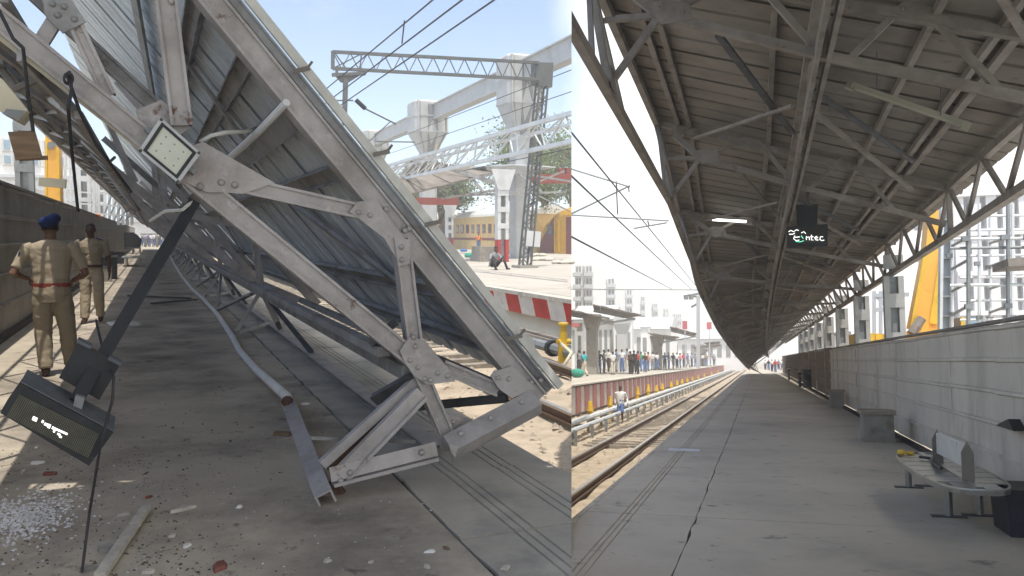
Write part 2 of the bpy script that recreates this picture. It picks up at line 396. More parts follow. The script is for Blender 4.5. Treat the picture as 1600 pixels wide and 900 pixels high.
def sleepers(fr, xc, w, y0, y1, z, label, group):
    n = int((y1 - y0) / .68); first = None
    for k in range(n):
        y = y0 + k * .68
        p = V((xc, y, z))
        if (p - fr.o).dot(fr.cn) < w * .55 + .1: continue
        if first is None:
            first = single(fr, 'sleeper', MB().box((xc - w / 2, y - .11, z - .05), (xc + w / 2, y + .11, z + .055)), 'sleeper', label, 'sleeper', group, loc=p)
        else:
            c = first.copy(); COL.objects.link(c); c.matrix_world = fr.M @ Matrix.Translation(p) @ Matrix.Rotation(jit(.03), 4, 'Z')
def barrier(fr, name, label, x, ys, base, top, side, m, pl=2.4, cat='barrier'):
    """site barrier of profiled sheets: each sheet is a part, laps run along it"""
    t = thing(fr, name, label, cat, (x, ys[0], base))
    y = ys[0]; k = 0; mm = m if isinstance(m, str) else None
    while y < ys[1]:
        e = min(y + pl, ys[1]); h = top - base; n = 5; prof = []
        for i in range(n):
            z0 = base + h * i / n; z1 = base + h * (i + 1) / n
            prof += [(x, z0 + .002), (x, z1 - .07), (x + side * .035, z1 - .055), (x + side * .035, z1 - .02), (x, z1 - .005)]
        prof += [(x - side * .05, top - .005), (x - side * .05, base + .002)]
        ofs = jit(.006); dz = jit(.008)
        rs = [[(px + ofs + (jit(.006)), yy, pz + dz) for px, pz in prof] for yy in (y + .002, e - .002)]
        obj('sheet_panel', MB().rings(rs), mm or m(y), t)
        y = e; k += 1
    c = MB().box((x - .07, ys[0], top + .012), (x + .06, ys[1], top + .05))
    obj('top_rail', c, 'barrier_cap', t)
    return t
def roof_panel_mesh(a, b, y0, w=1.0, ribs=3, h=0.042, nrm=None, q=(.62, .70, .92)):
    """profiled roof sheet from edge a to edge b (x, z pairs), w wide along the platform"""
    a, b = V((a[0], 0, a[1])), V((b[0], 0, b[1])); d = (b - a).normalized()
    n = nrm or V((-d.z, 0, d.x))
    if n.z < 0: n = -n
    prof = []; s = w / ribs
    for i in range(ribs):
        o = y0 + i * s
        prof += [(o, 0), (o + s * q[0], 0), (o + s * q[1], h), (o + s * q[2], h)]
    prof.append((y0 + w + .05, 0))
    rs = []
    for p in (a, (a + b) / 2, b):
        rs.append([p + V((0, y, 0)) + n * z for y, z in prof] + [p + V((0, y, 0)) + n * (z + .006) for y, z in prof[::-1]])
    return MB().rings(rs)
def lattice_mast(t, p, q, w, dpt, m='grey_steel', n=9, fw=.08, name='mast', ax=EX):
    """four corner angles with zigzag lacing on the sides"""
    p, q = V(p), V(q); d = (q - p).normalized(); sx = (ax - d * ax.dot(d)).normalized(); sy = d.cross(sx)
    b = MB()
    for i in (-1, 1):
        for j in (-1, 1):
            o = sx * (w / 2 * i) + sy * (dpt / 2 * j); b.bar(p + o, q + o, fw, fw * .9, sx)
    obj('upright', b, m, t)
    l = MB(); Ln = (q - p).length
    for k in range(n):
        for (s0, s1, o) in ((sx * (w / 2), -sx * (w / 2), sy * (dpt / 2)), (sx * (w / 2), -sx * (w / 2), -sy * (dpt / 2)), (sy * (dpt / 2), -sy * (dpt / 2), sx * (w / 2)), (sy * (dpt / 2), -sy * (dpt / 2), -sx * (w / 2))):
            a = p + d * (Ln * k / n); c = p + d * (Ln * (k + .5) / n); e = p + d * (Ln * (k + 1) / n)
            l.bar(a + s0 + o * 1.08, c + s1 + o * 1.08, .045, .012, o); l.bar(c + s1 + o * 1.1, e + s0 + o * 1.1, .045, .012, o)
    obj('lacing', l, m, t)
def girder(t, a, b, c, e, n, m, cw=.1, lw=.05, names=('top_chord', 'bottom_chord', 'lacing_bar'), clip=False, up=EZ, single_bars=True):
    """plane truss between chord a-b and chord c-e, zigzag web"""
    a, b, c, e = V(a), V(b), V(c), V(e)
    obj(names[0], MB().bar(a, b, cw, cw, up), m, t, clip); obj(names[1], MB().bar(c, e, cw, cw, up), m, t, clip)
    for k in range(n):
        p, q, r = a.lerp(b, k / n), c.lerp(e, (k + .5) / n), a.lerp(b, (k + 1) / n)
        obj(names[2], MB().bar(p, q, lw, lw * .6, up).bar(q, r, lw, lw * .6, up), m, t, clip)
def wire(fr, pts, label, r=.02, group=None, sag=0.0, clip=True, name='overhead_wire', cat='wire', m='cable'):
    P = []
    for a, b in zip(pts[:-1], pts[1:]):
        a, b = V(a), V(b)
        for i in range(8): P.append(a.lerp(b, i / 8) - EZ * (sag * 4 * (i / 8) * (1 - i / 8)))
    P.append(V(pts[-1]))
    return single(fr, name, MB().tube(P, r, 5), m, label, cat, group, clip=clip, loc=P[0])

# ------------------------------------------------------------------ people
def person_parts(H, pose, slim=1.0):
    """list of (material slot, loft) describing a body standing at the origin facing +y; slots 0 skin 1 shirt 2 trousers 3 shoe 4 hair"""
    k = H / 1.72; out = []
    def ring(c, rx, ry, n, d=None, up=None):
        c = V(c)
        if d is None: return [c + V((rx * math.cos(2 * math.pi * j / n), ry * math.sin(2 * math.pi * j / n), 0)) for j in range(n)]
        d = V(d).normalized(); sx = d.cross(V((0, 1, 0.01))).normalized(); sy = sx.cross(d)
        return [c + sx * (rx * math.cos(2 * math.pi * j / n)) + sy * (ry * math.sin(2 * math.pi * j / n)) for j in range(n)]
    def limb(pts, rad, n=10):
        rs = []
        for i, p in enumerate(pts):
            d = V(pts[min(i + 1, len(pts) - 1)]) - V(pts[max(i - 1, 0)]); r = rad[i]
            rs.append(ring(p, r if not isinstance(r, tuple) else r[0], r if not isinstance(r, tuple) else r[1], n, d))
        return rs
    lean = pose.get('lean', 0.0)
    def T(z): return lean * (z - .9)
    n = pose.get('n', 12)
    tor = [(.80, .155, .11, 0), (.90, .168, .118, -.005), (.98, .16, .112, 0), (1.06, .158, .112, .008), (1.16, .168, .115, .008), (1.28, .182, .112, 0), (1.38, .185, .10, -.01), (1.435, .15, .078, -.015), (1.47, .075, .06, -.012)]
    out.append((1, [ring((0, y + T(z), z), rx * slim, ry * slim, n) for z, rx, ry, y in tor if z >= (.96 if not pose.get('untuck') else .80)]))
    out.append((2, [ring((0, y + T(z), z), rx * slim * 1.0, ry * slim, n) for z, rx, ry, y in tor[:4]]))
    hx, hy, hz = 0.0, T(1.6) + pose.get('hy', 0.01), 1.60
    out.append((0, [ring((0, T(1.45) - .005, 1.44), .062, .06, n), ring((0, hy - .005, 1.53), .056, .06, n)]))
    head = [(-.105, .028, .035, .035), (-.085, .048, .058, .022), (-.04, .064, .082, .006), (.02, .073, .095, 0), (.07, .068, .088, -.008), (.10, .045, .055, -.012), (.115, .012, .015, -.012)]
    out.append((0, [ring((hx, hy + oy, hz + z), rx, ry, n) for z, rx, ry, oy in head]))
    out.append((0, [ring((0, hy + .082, hz + .005), .010, .012, 6), ring((0, hy + .108, hz - .03), .016, .014, 6), ring((0, hy + .085, hz - .042), .012, .01, 6)]))
    for sx in (-1, 1): out.append((0, [ring((sx * .074, hy - .008, hz - .03), .008, .018, 6), ring((sx * .080, hy - .010, hz + .005), .010, .026, 6), ring((sx * .074, hy - .012, hz + .03), .006, .018, 6)]))
    if pose.get('hair', True): out.append((4, [ring((hx, hy - .022, hz - .02), .070, .082, n), ring((hx, hy - .018, hz + .03), .078, .092, n), ring((hx, hy - .012, hz + .085), .070, .084, n), ring((hx, hy - .012, hz + .118), .035, .045, n)]))
    for sx, nm in ((-1, 'l'), (1, 'r')):
        kn, an = pose.get('knee_' + nm, (sx * .095, .015, .50)), pose.get('ank_' + nm, (sx * .10, -.02, .09))
        hip = V((sx * .088, T(.88), .88)); kn, an = V(kn), V(an)
        ls = pose.get('short', False)
        pts = [hip + V((0, 0, .03)), hip.lerp(kn, .25), hip.lerp(kn, .65), kn, kn.lerp(an, .3), kn.lerp(an, .7), an + V((0, 0, .0))]
        rad = [.095, .108, .098, .088, .086, .076, .070] if not ls else [.088, .092, .08, .078, .062, .045, .036]
        if ls:
            out.append((2, limb(pts[:4], rad[:4], n))); out.append((0, limb(pts[3:], [.055] + rad[4:], n)))
        else: out.append((2, limb(pts, rad, n)))
        ft = V(pose.get('foot_' + nm, (sx * .02, .15, -.03))); a0 = an + V((0, -.03, -.045))
        out.append((3 if not ls else 0, limb([a0 + V((0, -.035, 0)), a0 + V((0, .02, .02)), a0 + ft * .55 + V((0, .02, 0)), a0 + ft + V((0, .03, 0))], [(.036, .036), (.044, .05), (.046, .036), (.03, .022)], n)))
        sh = V((sx * .195 * slim, T(1.40) - .01, 1.385)); el, wr = V(pose.get('el_' + nm, (sx * .25, -.03, 1.11))), V(pose.get('wr_' + nm, (sx * .255, .05, .87)))
        out.append((1, limb([sh + V((-sx * .05, 0, .02)), sh, sh.lerp(el, .35), sh.lerp(el, .8)], [.05, .062, .058, .054], n)))
        if pose.get('long'): out.append((1, limb([sh.lerp(el, .7), el, el.lerp(wr, .4), el.lerp(wr, .95)], [.05, .046, .044, .036], n)))
        out.append((0, limb([sh.lerp(el, .6), el, el.lerp(wr, .3), wr], [.043, .040, .038, .026], n)))
        hd = (wr - el).normalized(); pa = wr + hd * .09; sd = hd.cross(V((1, 0, 0))).normalized()
        out.append((0, limb([wr - hd * .01, wr + hd * .04, pa], [(.022, .026), (.016, .040), (.013, .038)], 8)))
        if pose.get('fingers'):
            for i, (o, ln) in enumerate(((-.030, .068), (-.010, .078), (.010, .074), (.029, .058))):
                b = pa + sd * o - hd * .01; m1 = b + hd * (ln * .5) + V((-sx * .008, 0, 0)); e1 = b + hd * (ln * .9) + V((-sx * .026, 0, 0))
                out.append((0, limb([b, m1, e1], [.0095, .0088, .0075], 6)))
            b = wr + hd * .03 + sd * .028; out.append((0, limb([b, b + sd * .03 + hd * .03, b + sd * .034 + hd * .062], [.012, .0105, .008], 6)))
    if pose.get('sit'): pass
    return [(s, [[p * k for p in r] for r in rs]) for s, rs in out]
def person_mesh(name, H, pose, mats, slim=1.0, weld=0.0):
    mb = MB()
    for s, rs in person_parts(H, pose, slim): mb.mi(s).rings(rs)
    me = mb.mesh(name, mats, smooth=True)
    if not weld: return me
    # grow one closed skin over the lofts, then give each face the cloth of the loft below it
    from mathutils.bvhtree import BVHTree
    bm = bmesh.new(); bm.from_mesh(me); tree = BVHTree.FromBMesh(bm); bm.free()
    o = bpy.data.objects.new('weld', me); COL.objects.link(o)
    md = o.modifiers.new('r', 'REMESH'); md.mode = 'VOXEL'; md.voxel_size = weld; md.use_smooth_shade = True
    sm = o.modifiers.new('s', 'SMOOTH'); sm.factor = .5; sm.iterations = 4
    dg = bpy.context.evaluated_depsgraph_get(); dg.update()
    m2 = bpy.data.meshes.new_from_object(o.evaluated_get(dg))
    bpy.data.objects.remove(o)
    idx = []
    for p in m2.polygons:
        h = tree.find_nearest(p.center); idx.append(me.polygons[h[2]].material_index if h[2] is not None else 0)
    nr_ = [v.normal.copy() for v in m2.vertices]
    for v, vn in zip(m2.vertices, nr_):
        q = v.co.copy(); a = noise.noise(V((q.x * 9, q.y * 9, q.z * 15))) + .6 * noise.noise(V((q.x * 20 + q.z * 12, q.y * 20, q.z * 24)))
        if q.z < 1.42 * H / 1.72 and q.z > .12: v.co = q + vn * (.0065 * a)
    m2.materials.clear()
    for m in mats: m2.materials.append(MATS[m])
    m2.polygons.foreach_set('material_index', idx); m2.polygons.foreach_set('use_smooth', [True] * len(idx))
    m2.update(); m2.name = name
    return m2
def put_person(fr, me, loc, rz, label, group=None, dz=0.0):
    o = bpy.data.objects.new('person', me); COL.objects.link(o)
    loc = V(loc)
    o.matrix_world = fr.M @ Matrix.Translation(loc) @ Matrix.Rotation(rz, 4, 'Z')
    o['label'] = label; o['category'] = 'person'
    if group: o['group'] = group
    FRAME[o.name] = fr; OFF[o.name] = V()
    return o
CROWD = {}
POSES = [dict(n=7), dict(n=7, knee_l=(-.1, .10, .5), ank_l=(-.1, .16, .1), ank_r=(.1, -.2, .12), el_l=(-.25, -.12, 1.12), wr_r=(.25, .16, .92)),
         dict(n=7, el_r=(.27, .02, 1.13), wr_r=(.14, .2, 1.2), untuck=True), dict(n=7, el_l=(-.30, -.05, 1.12), wr_l=(-.18, .06, .98), untuck=True, long=True)]
def crowd_mesh(c, pz, tr):
    key = (c, pz, tr)
    if key not in CROWD: CROWD[key] = person_mesh('person', 1.66, POSES[pz], ['skin_dark' if pz % 2 else 'skin', 'cloth_' + c, 'cloth_' + tr, 'shoe', 'hair'])
    return CROWD[key]
# ------------------------------------------------------------------ trees
def tree(fr, loc, h, r, label, m='leaf', group=None, n=1500, seed=1, trunk=.35, name='broadleaf_tree'):
    rnd = random.Random(seed); loc = V(loc)
    t = thing(fr, name, label, 'tree', loc, group)
    b = MB(); b.tube([loc, loc + V((.1, 0, h * trunk)), loc + V((0, .1, h * .7))], [r * .09, r * .07, r * .03], 7)
    cl = []
    for k in range(9):
        a = rnd.uniform(0, 6.28); rr = r * rnd.uniform(.25, .75); zz = h * rnd.uniform(.5, .92)
        c = loc + V((rr * math.cos(a), rr * math.sin(a), zz)); cl.append((c, r * rnd.uniform(.28, .5)))
        b.tube([loc + V((0, 0, h * rnd.uniform(.3, .5))), loc + V((rr * .4 * math.cos(a), rr * .4 * math.sin(a), zz * .75)), c], [r * .045, r * .03, r * .01], 5)
    obj('trunk', b, 'bark', t, clip=True)
    q = MB()
    for i in range(n):
        c, s = rnd.choice(cl); p = c + V((rnd.gauss(0, .55), rnd.gauss(0, .55), rnd.gauss(0, .45))) * s
        u = V((rnd.gauss(0, 1), rnd.gauss(0, 1), rnd.gauss(0, 1))).normalized(); w = u.orthogonal().normalized(); z = r * rnd.uniform(.022, .045)
        q.mi(rnd.randint(0, 1)).add([p - u * z, p + w * z * .6, p + u * z, p - w * z * .6], [[0, 1, 2, 3]])
    obj('crown', q, [m, 'leaf_pale'], t, clip=True)
    return t
# ================================================================== LEFT PLACE: the fallen canopy
Y0 = L.fl(510, 775).y
def A(px, py, dy=0.0): return L.at(px, py, Y0 + dy)
# ---- ground
plat = MB().box((-2.4, -8, -1.05), (2.40, 170, -.02))
platform_l = single(L, 'platform', plat, 'joint_dirt', kind='structure', clip=True, loc=(0, 0, 0))
ys = [-8, -2.2, 2.86, 6.4, 10.3, 14.6] + [19.5 + 5 * k for k in range(31)]
for i in range(len(ys) - 1):
    obj('concrete_slab', slab_mesh(-2.4, 1.385, ys[i] + .008, ys[i + 1] - .006, [], .1, 0, 0, i), 'concrete_floor', platform_l, clip=True)
y = -1.0; i = 0
while y < 62:
    ln = random.choice((1.15, 1.3, 1.45)); z = jit(.004)
    obj('paving_slab', slab_mesh(1.41, 2.43, y + .012, y + ln - .004, [1.70, 1.755, 1.81, 2.06, 2.12, 2.18], .1, .012, z, i), 'slab_floor', platform_l, clip=True)
    y += ln; i += 1
obj('paving_slab', slab_mesh(1.41, 2.43, y, 170, [], .1), 'slab_floor', platform_l)
sheet_grid(L, 'track_bed', 2.38, 9.2, -3, 190, -1.0, 40, 220, .10, 'sand_bed')
sheet_grid(L, 'ground', -260, 420, 30, 900, -1.25, 30, 60, .1, 'earth')
sheet_grid(L, 'site_ground', -60, -2.4, -6, 200, -.3, 14, 40, .1, 'earth')
for k, (x, nm) in enumerate(((4.95, 'near rail of the sunlit track beside the fallen canopy'), (6.63, 'far rail of the sunlit track beside the fallen canopy'),
                             (8.0, 'rail just below the red and white platform edge'))):
    rail_line(L, x, -2, 160, -.93, nm, 'rails beside the fallen canopy')
sleepers(L, 5.79, 2.7, 4, 70, -.99, 'half buried sleeper of the sunlit track beside the fallen canopy', 'sleepers of the track by the fallen canopy')
for k in range(5):
    yb = 18.5 + k * .55
    single(L, 'cable_trough', MB().box((8.35, 15, -.95 + .09 * k * .0), (8.5, 60, -.8)), 'old_steel', 'long steel trough lying beside the far rail', 'trough', clip=True) if k == 0 else None
# far platform with painted kerb
fx = 9.13
op = single(L, 'far_platform', MB().box((fx + .3, 2, -1.1), (75, 200, -.012)), 'platform_pale', kind='structure', clip=True, loc=(0, 0, 0))
yk = 9.0; k = 0
while yk < 62:
    obj('kerb_block', MB().prism([(fx + .12, yk, -.62), (fx, yk, -.10), (fx, yk, 0.0 - .1), (fx + .5, yk, -.1), (fx + .5, yk, -.62)], (0, .90, 0)),
        'kerb_red' if k % 2 else 'kerb_white', op, clip=True)
    yk += .905; k += 1
obj('coping', MB().box((fx - .05, 2, -.1), (fx + .32, 120, 0.0)), 'plaster_chip', op, clip=True)
for k in range(26):
    x0 = fx + .34
    obj('paving_slab', MB().box((x0, 10 + k * 1.6, -.011), (x0 + 1.5, 11.585 + k * 1.6, .004 + jit(.003))), 'platform_pale', op, clip=True)
# ---- barrier on the left
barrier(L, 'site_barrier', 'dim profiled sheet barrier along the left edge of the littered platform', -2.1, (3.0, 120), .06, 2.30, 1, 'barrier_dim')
single(L, 'base_kerb', MB().box((-2.12, -2, 0.002), (-2.0, 120, .075)), 'joint_dirt', 'dark low kerb along the foot of the dim barrier', 'kerb')  # kerb coloured near black to give the shade line at the barrier foot

# ---- the fallen canopy: one thing
fc = thing(L, 'collapsed_canopy', 'collapsed platform canopy of riveted silver steel, its ribbed roof tilted down onto the tracks', 'canopy', (1.5, Y0, 0))
def P3(*pts, dy=0.0): return [A(x, y, dy) for x, y in pts]
def plate(name, pts, t, m='silver_paint', dy=0.0, bolts=(), br=.019, parent=None):
    dy -= .018; g = obj(name, MB().prism(P3(*pts, dy=dy), (0, t, 0)), m, parent or fc)
    for (bx, by) in bolts:
        obj('bolt', MB().dome(A(bx, by, dy), (0, -1, 0), br, br * .75), m, g, smooth=True)
    return g
uA, uB = A(90, -293), A(842, 624)                    # upper chord line
lA, lB = A(-330, -240), A(652, 566)                  # lower chord line
udir = (uB - uA).normalized(); rn = V((-udir.z, 0, udir.x)); rn = rn if rn.z > 0 else -rn
BAY = 7.95
NB = 11
trs = []                                              # parts of one truss, copied down the platform
trs.append(obj('upper_chord', MB().lipped(uA, uB, .130, .12, .014), 'silver_paint', fc))
lc = MB().lipped(lA, lB, .115, .13, .014)
dl = (lB - lA).normalized(); ln_ = V((-dl.z, 0, dl.x)); ln_ = ln_ if ln_.z < 0 else -ln_
trs.append(obj('lower_chord', lc, 'silver_paint', fc))
trs.append(obj('chord_flange', MB().bar(lA + ln_ * .075 + EY * .03, A(300, 262) + ln_ * .075 + EY * .03, .05, .02, EY), 'cream_stain', fc))
trs.append(obj('strut', MB().lipped(A(247, -100, .03), A(284, 196, .03), .115, .08, .012), 'silver_paint', fc))
trs.append(obj('strut', MB().lipped(A(-40, -300, .05), A(170, 150, .05), .075, .06, .012), 'silver_paint', fc))
trs.append(obj('strut', MB().lipped(A(-200, -320, .05), A(-60, -30, .05), .075, .06, .012), 'silver_paint', fc))
trs.append(obj('diagonal_brace', MB().lipped(A(365, 286, -.005), A(566, 331, -.005), .092, .06, .012), 'silver_paint', fc))
trs.append(obj('diagonal_brace', MB().lipped(A(627, 372, .0), A(650, 556, .0), .098, .07, .012), 'silver_paint', fc))
trs.append(obj('diagonal_brace', MB().lipped(A(690, 572, .01), A(778, 609, .01), .09, .06, .012), 'silver_paint', fc))
trs.append(obj('hanger', MB().lipped(A(652, 572, .02), A(704, 692, .02), .095, .07, .012), 'silver_paint', fc))
trs.append(obj('cross_tie', MB().lipped(A(40, -22, .5), A(268, 190, .5), .085, .05, .012), 'silver_dim', fc))
for k in range(1, NB):
    for p in trs: dup(p, fc, (0, BAY * k, 0))
# gussets with round headed bolts on the nearest truss
plate('gusset_plate', [(282, 232), (318, 222), (430, 286), (378, 303), (352, 301), (322, 300), (284, 282)], .014, dy=-.020, bolts=[(313, 291), (346, 285), (367, 289)], br=.022)
plate('gusset_plate', [(546, 331), (559, 315), (588, 313), (632, 372), (640, 395), (618, 402), (600, 372), (560, 341)], .014, dy=-.019, bolts=[(560, 332), (578, 336), (604, 327), (633, 360), (640, 357)])
plate('gusset_plate', [(616, 372), (640, 374), (641, 412), (622, 416)], .012, dy=-.034, bolts=[(627, 386), (628, 406)])
plate('gusset_plate', [(625, 548), (640, 526), (664, 532), (700, 575), (712, 596), (668, 601), (648, 588), (632, 566)], .014, dy=-.022, bolts=[(641, 563), (653, 574), (684, 583), (699, 587), (664, 592), (646, 527), (649, 541), (672, 594)])
plate('gusset_plate', [(767, 588), (773, 580), (800, 572), (838, 607), (800, 622), (780, 608)], .014, dy=-.024, bolts=[(778, 590), (795, 592)])
plate('gusset_plate', [(672, 650), (690, 645), (740, 656), (712, 704), (690, 706)], .012, dy=.05, bolts=[(702, 662), (708, 659)])
plate('gusset_plate', [(66, -6), (114, 2), (134, 34), (98, 52), (70, 24)], .014, dy=.03, bolts=[(82, 6), (100, 10), (90, 24), (116, 30)], m='silver_dim')
obj('strut', MB().chan(A(92, 20, .06), A(52, 84, .06), .07, .05, .012), 'silver_paint', fc)
plate('gusset_plate', [(212, 172), (252, 156), (300, 196), (262, 226), (226, 214)], .014, dy=.10, bolts=[])
for (bx, by) in ((830, 598), (845, 594)): obj('bolt', MB().dome(A(bx, by, -.03), (0, -1, 0), .02, .016), 'silver_paint', fc, smooth=True)
for (bx, by) in ((268, 2),): obj('bolt', MB().dome(A(bx, by, .02), (0, -1, 0), .02, .016), 'silver_paint', fc, smooth=True)
# lower right seat angle and its point
sa, sb = A(700, 694, -.10), A(838, 621, -.10)
g = obj('seat_angle', MB().angle(sa, sb, .13, .10, .014, V((0, -.62, .78))), 'silver_paint', fc)
for f in (.12, .45, .80): obj('bolt', MB().dome(sa.lerp(sb, f) + V((0, -.03, .035)), (0, -.62, .78), .019, .015), 'silver_paint', g, smooth=True)
plate('bent_lug', [(700, 692), (716, 698), (711, 716), (705, 706)], .012, dy=-.14)
# roof sheets, purlins, edge trims
roff = .115
def US(px, py):                                       # point of the chord line at a picture height
    p = A(px, py); f = (p - uA).dot(udir); return uA + udir * f
ea, eb = US(20, -420) + rn * roff, A(879, 612)
eb = ea + udir * ((eb - ea).dot(udir))
ea = ea - udir * 1.15; eb = eb - udir * .075  # roof carried further up its slope to shade the policemen
rp0 = roof_panel_mesh((ea.x, ea.z), (eb.x, eb.z), Y0 - .05, 1.0, 3, nrm=rn)
rp0 = obj('roof_sheet', rp0, 'galv_sheet', fc)
for k in range(1, 88): 
    c = dup(rp0, fc, (0, 1.0 * k, 0)); c.location += rn * jit(.010)
obj('edge_trim', MB().bar(ea + V((0, -.07, 0)) + rn * .035, eb + V((0, -.07, 0)) + rn * .035, .050, .035, EY), 'sheet_edge', fc, clip=True)
obj('edge_purlin', MB().chan(ea + V((0, .0, 0)) - rn * .022, eb + V((0, .0, 0)) - rn * .022, .04, .05, .01, EY), 'silver_dim', fc)
for (qx, qy) in ((300, -40), (398, 62), (474, 165), (556, 265), (724, 470), (800, 566)):
    c = US(qx, qy) + rn * .095
    obj('purlin', MB().chan(c + V((0, .14, 0)), c + V((0, 88, 0)), .22 if qy == 165 else .13, .04, .010, -rn), 'silver_dim', fc)
# the stub whose white paint has run: first run of the second purlin
c = US(474, 165) + rn * .06 - udir * .07
obj('conduit', MB().tube([A(448, 160, -.05), A(405, 205, .35), A(360, 246, .9)], .022, 8), 'white_paint', fc)
obj('conduit', MB().tube([A(312, 222), A(330, 212), A(352, 207), A(384, 206, .3), A(400, 200, .5)], .012, 8), 'conduit', fc, smooth=True)
# wind braces in the roof slope
pr, nr = US(600, 330) + rn * .05, rn
for a, b in (((455, 318), (797, 570)), ((250, 40), (392, 232)), ((200, -60), (245, 185))):
    p, q = L.on(*a, pr, nr), L.on(*b, pr, nr)
    if p.y < Y0 + .2 or p.y > 60: p = L.on(*a, pr + rn * -.2, nr)
    obj('wind_brace', MB().bar(p, q, .085, .03, rn), 'silver_dim', fc)
for k in range(1, NB):
    p = US(300, -40) + V((0, BAY * k, 0)) + rn * .05; q = US(800, 566) + V((0, BAY * (k + 1) - .3, 0)) + rn * .05
    obj('wind_brace', MB().bar(p, q, .08, .03, rn), 'silver_dim', fc)
# brackets that stick out past the sheet edge
for (px, py) in ((458, 112), (583, 242), (663, 352), (790, 530)):
    a = A(px, py, -.12)
    obj('hook_bracket', MB().bar(a, A(px + 26, py - 6, -.15), 0.026, .010, EY).bar(A(px + 22, py - 5, -.14), A(px + 30, py - 16, -.15), .014, .010, EY), 'old_steel', fc)
obj('gutter_scrap', MB().prism(P3((798, 508), (832, 527), (836, 543), (815, 540), (802, 524)), (0, .5, .0)), 'sheet_edge', fc)
# longitudinal members: eave gutter line, node girder, bottom chords
def run(name, pt, w, h, m, y0=0.0, y1=88.0, up=EZ): return obj(name, MB().bar(pt + V((0, y0, 0)), pt + V((0, y1, 0)), w, h, up), m, fc)
nd = A(655, 580, .05)
run('node_girder', nd + V((-.03, 0, -.02)), .11, .09, 'silver_dim', .1)
run('node_girder', nd + V((-.20, 0, .12)), .08, .06, 'silver_dim', .1)
obj('node_girder', MB().bar(A(598, 520, .2), A(598, 520, 88), .05, .22, V((.8, 0, .6))), 'steel_dark', fc)
run('eave_rail', A(800, 615, .05), .07, .07, 'silver_dim', .1)
flat = V((1.80, 0, .055))
obj('flat_chord', MB().angle(V((1.80, L.fl(672, 697, .05).y, .055)), flat + V((0, 95, 0)), .14, .04, .012, EZ), 'silver_paint', fc)
bent = [(505, 772, .07), (486, 722, .12), (470, 682, .16), (449, 626, .19)]
bent2 = [(449, 626, .19), (400, 582, .10), (374, 552, .06), (362, 528, .06), (338, 492, .07), (318, 470, .10), (301, 455, .08), (286, 436, .07), (271, 412, .07), (263, 394, .07)]
bp = [L.fl(x, y, z) for x, y, z in bent]
obj('bent_chord', MB().chan(bp[0], bp[-1], .105, .07, .012, V((-.35, -.6, .7)) * -1), 'silver_paint', fc)
bp2 = [L.fl(x, y, z) for x, y, z in bent2] + [V((1.12, 95, .07))]
obj('bent_chord', MB().tube([p + EZ * .03 for p in bp2], .040, 8), 'white_paint', fc, smooth=True)
obj('rust_tip', MB().dome(L.fl(449, 628, .20), (0, -.6, .8), .05, .05), 'rust', fc)
# near end foot: two angles with a dark slot, and the flat angle with bolts
q0, q1 = A(508, 742, .02), A(655, 604, .02)
obj('foot_angle', MB().bar(A(503, 726, .06), A(650, 594, .06), .055, .05, EY), 'silver_paint', fc)
obj('foot_angle', MB().bar(A(524, 748, -.02), A(657, 612, -.02), .085, .05, EY).bar(A(533, 756, -.03), A(664, 620, -.03), .02, .09, EY), 'silver_paint', fc)
obj('foot_packing', MB().bar(A(514, 736, .07), A(652, 603, .07), .05, .02, EY), 'rust', fc)  # dark strip put where only shade fills the gap between the angles
g = obj('foot_angle', MB().bar(A(516, 742, -.06), A(682, 701, -.06), .085, .014, V((0, -1, .25))).bar(A(520, 757, -.05), A(682, 716, -.05), .02, .10, V((0, -1, .1))), 'silver_paint', fc)
for p in ((659, 707), (547, 739), (532, 751)): obj('bolt', MB().dome(A(*p, -.072), (0, -1, .2), .021, .017), 'silver_paint', g, smooth=True)
obj('foot_lug', MB().prism(P3((505, 756), (530, 752), (541, 768), (528, 779), (512, 770)), (0, .03, 0)), 'rust', fc)
obj('foot_plate', MB().prism(P3((500, 752), (522, 768), (524, 778), (505, 783)), (0, .02, 0)), 'silver_dim', fc)
obj('cross_tie', MB().bar(A(486, 684, .1), A(648, 690, .5), .02, .02, EY), 'silver_dim', fc)
obj('cross_tie', MB().bar(A(586, 624, .35), A(650, 588, .05), .07, .05, EY), 'steel_dark', fc)
obj('cross_tie', MB().bar(A(600, 640, 1.0), A(792, 622, .1), .055, .03, EY), 'steel_dark', fc)
# bracing of the grounded edge girder, bay after bay
for k in range(1, NB + 1):
    yk = Y0 + BAY * k + .3; n0 = V((nd.x, yk, nd.z)); b0 = V((1.13, yk, .08)); f0 = V((1.80, yk, .07))
    obj('edge_brace', MB().bar(n0, b0, .055, .05, EY), 'silver_paint' if k < 3 else 'silver_dim', fc)
    obj('edge_brace', MB().bar(n0 + V((.03, 0, 0)), f0 + V((0, .2, 0)), .07, .05, EY), 'steel_dark', fc)
    obj('edge_brace', MB().bar(b0 + V((0, -.1, 0)), f0 + V((0, 1.3, 0)), .06, .05, EZ), 'silver_dim', fc)
    obj('edge_brace', MB().bar(n0 + V((0, .1, 0)), V((1.13, yk + BAY / 2, .08)), .05, .05, EY), 'silver_dim', fc)
    obj('edge_brace', MB().bar(V((1.13, yk + BAY / 2, .08)), n0 + V((0, BAY, 0)), .05, .05, EY), 'silver_dim', fc)
    obj('edge_brace', MB().bar(n0 + V((0, .1, 0)), f0 + V((0, -2.6, 0)), .06, .05, EY), 'steel_dark', fc)
    e0 = A(800, 615) + V((0, BAY * k, 0))
    obj('edge_brace', MB().bar(n0, e0 + V((0, 2.2, 0)), .06, .05, EY), 'silver_dim', fc)
    obj('edge_brace', MB().bar(e0 + V((0, 2.2, 0)), n0 + V((0, BAY / 2, 0)), .06, .05, EY), 'silver_dim', fc)
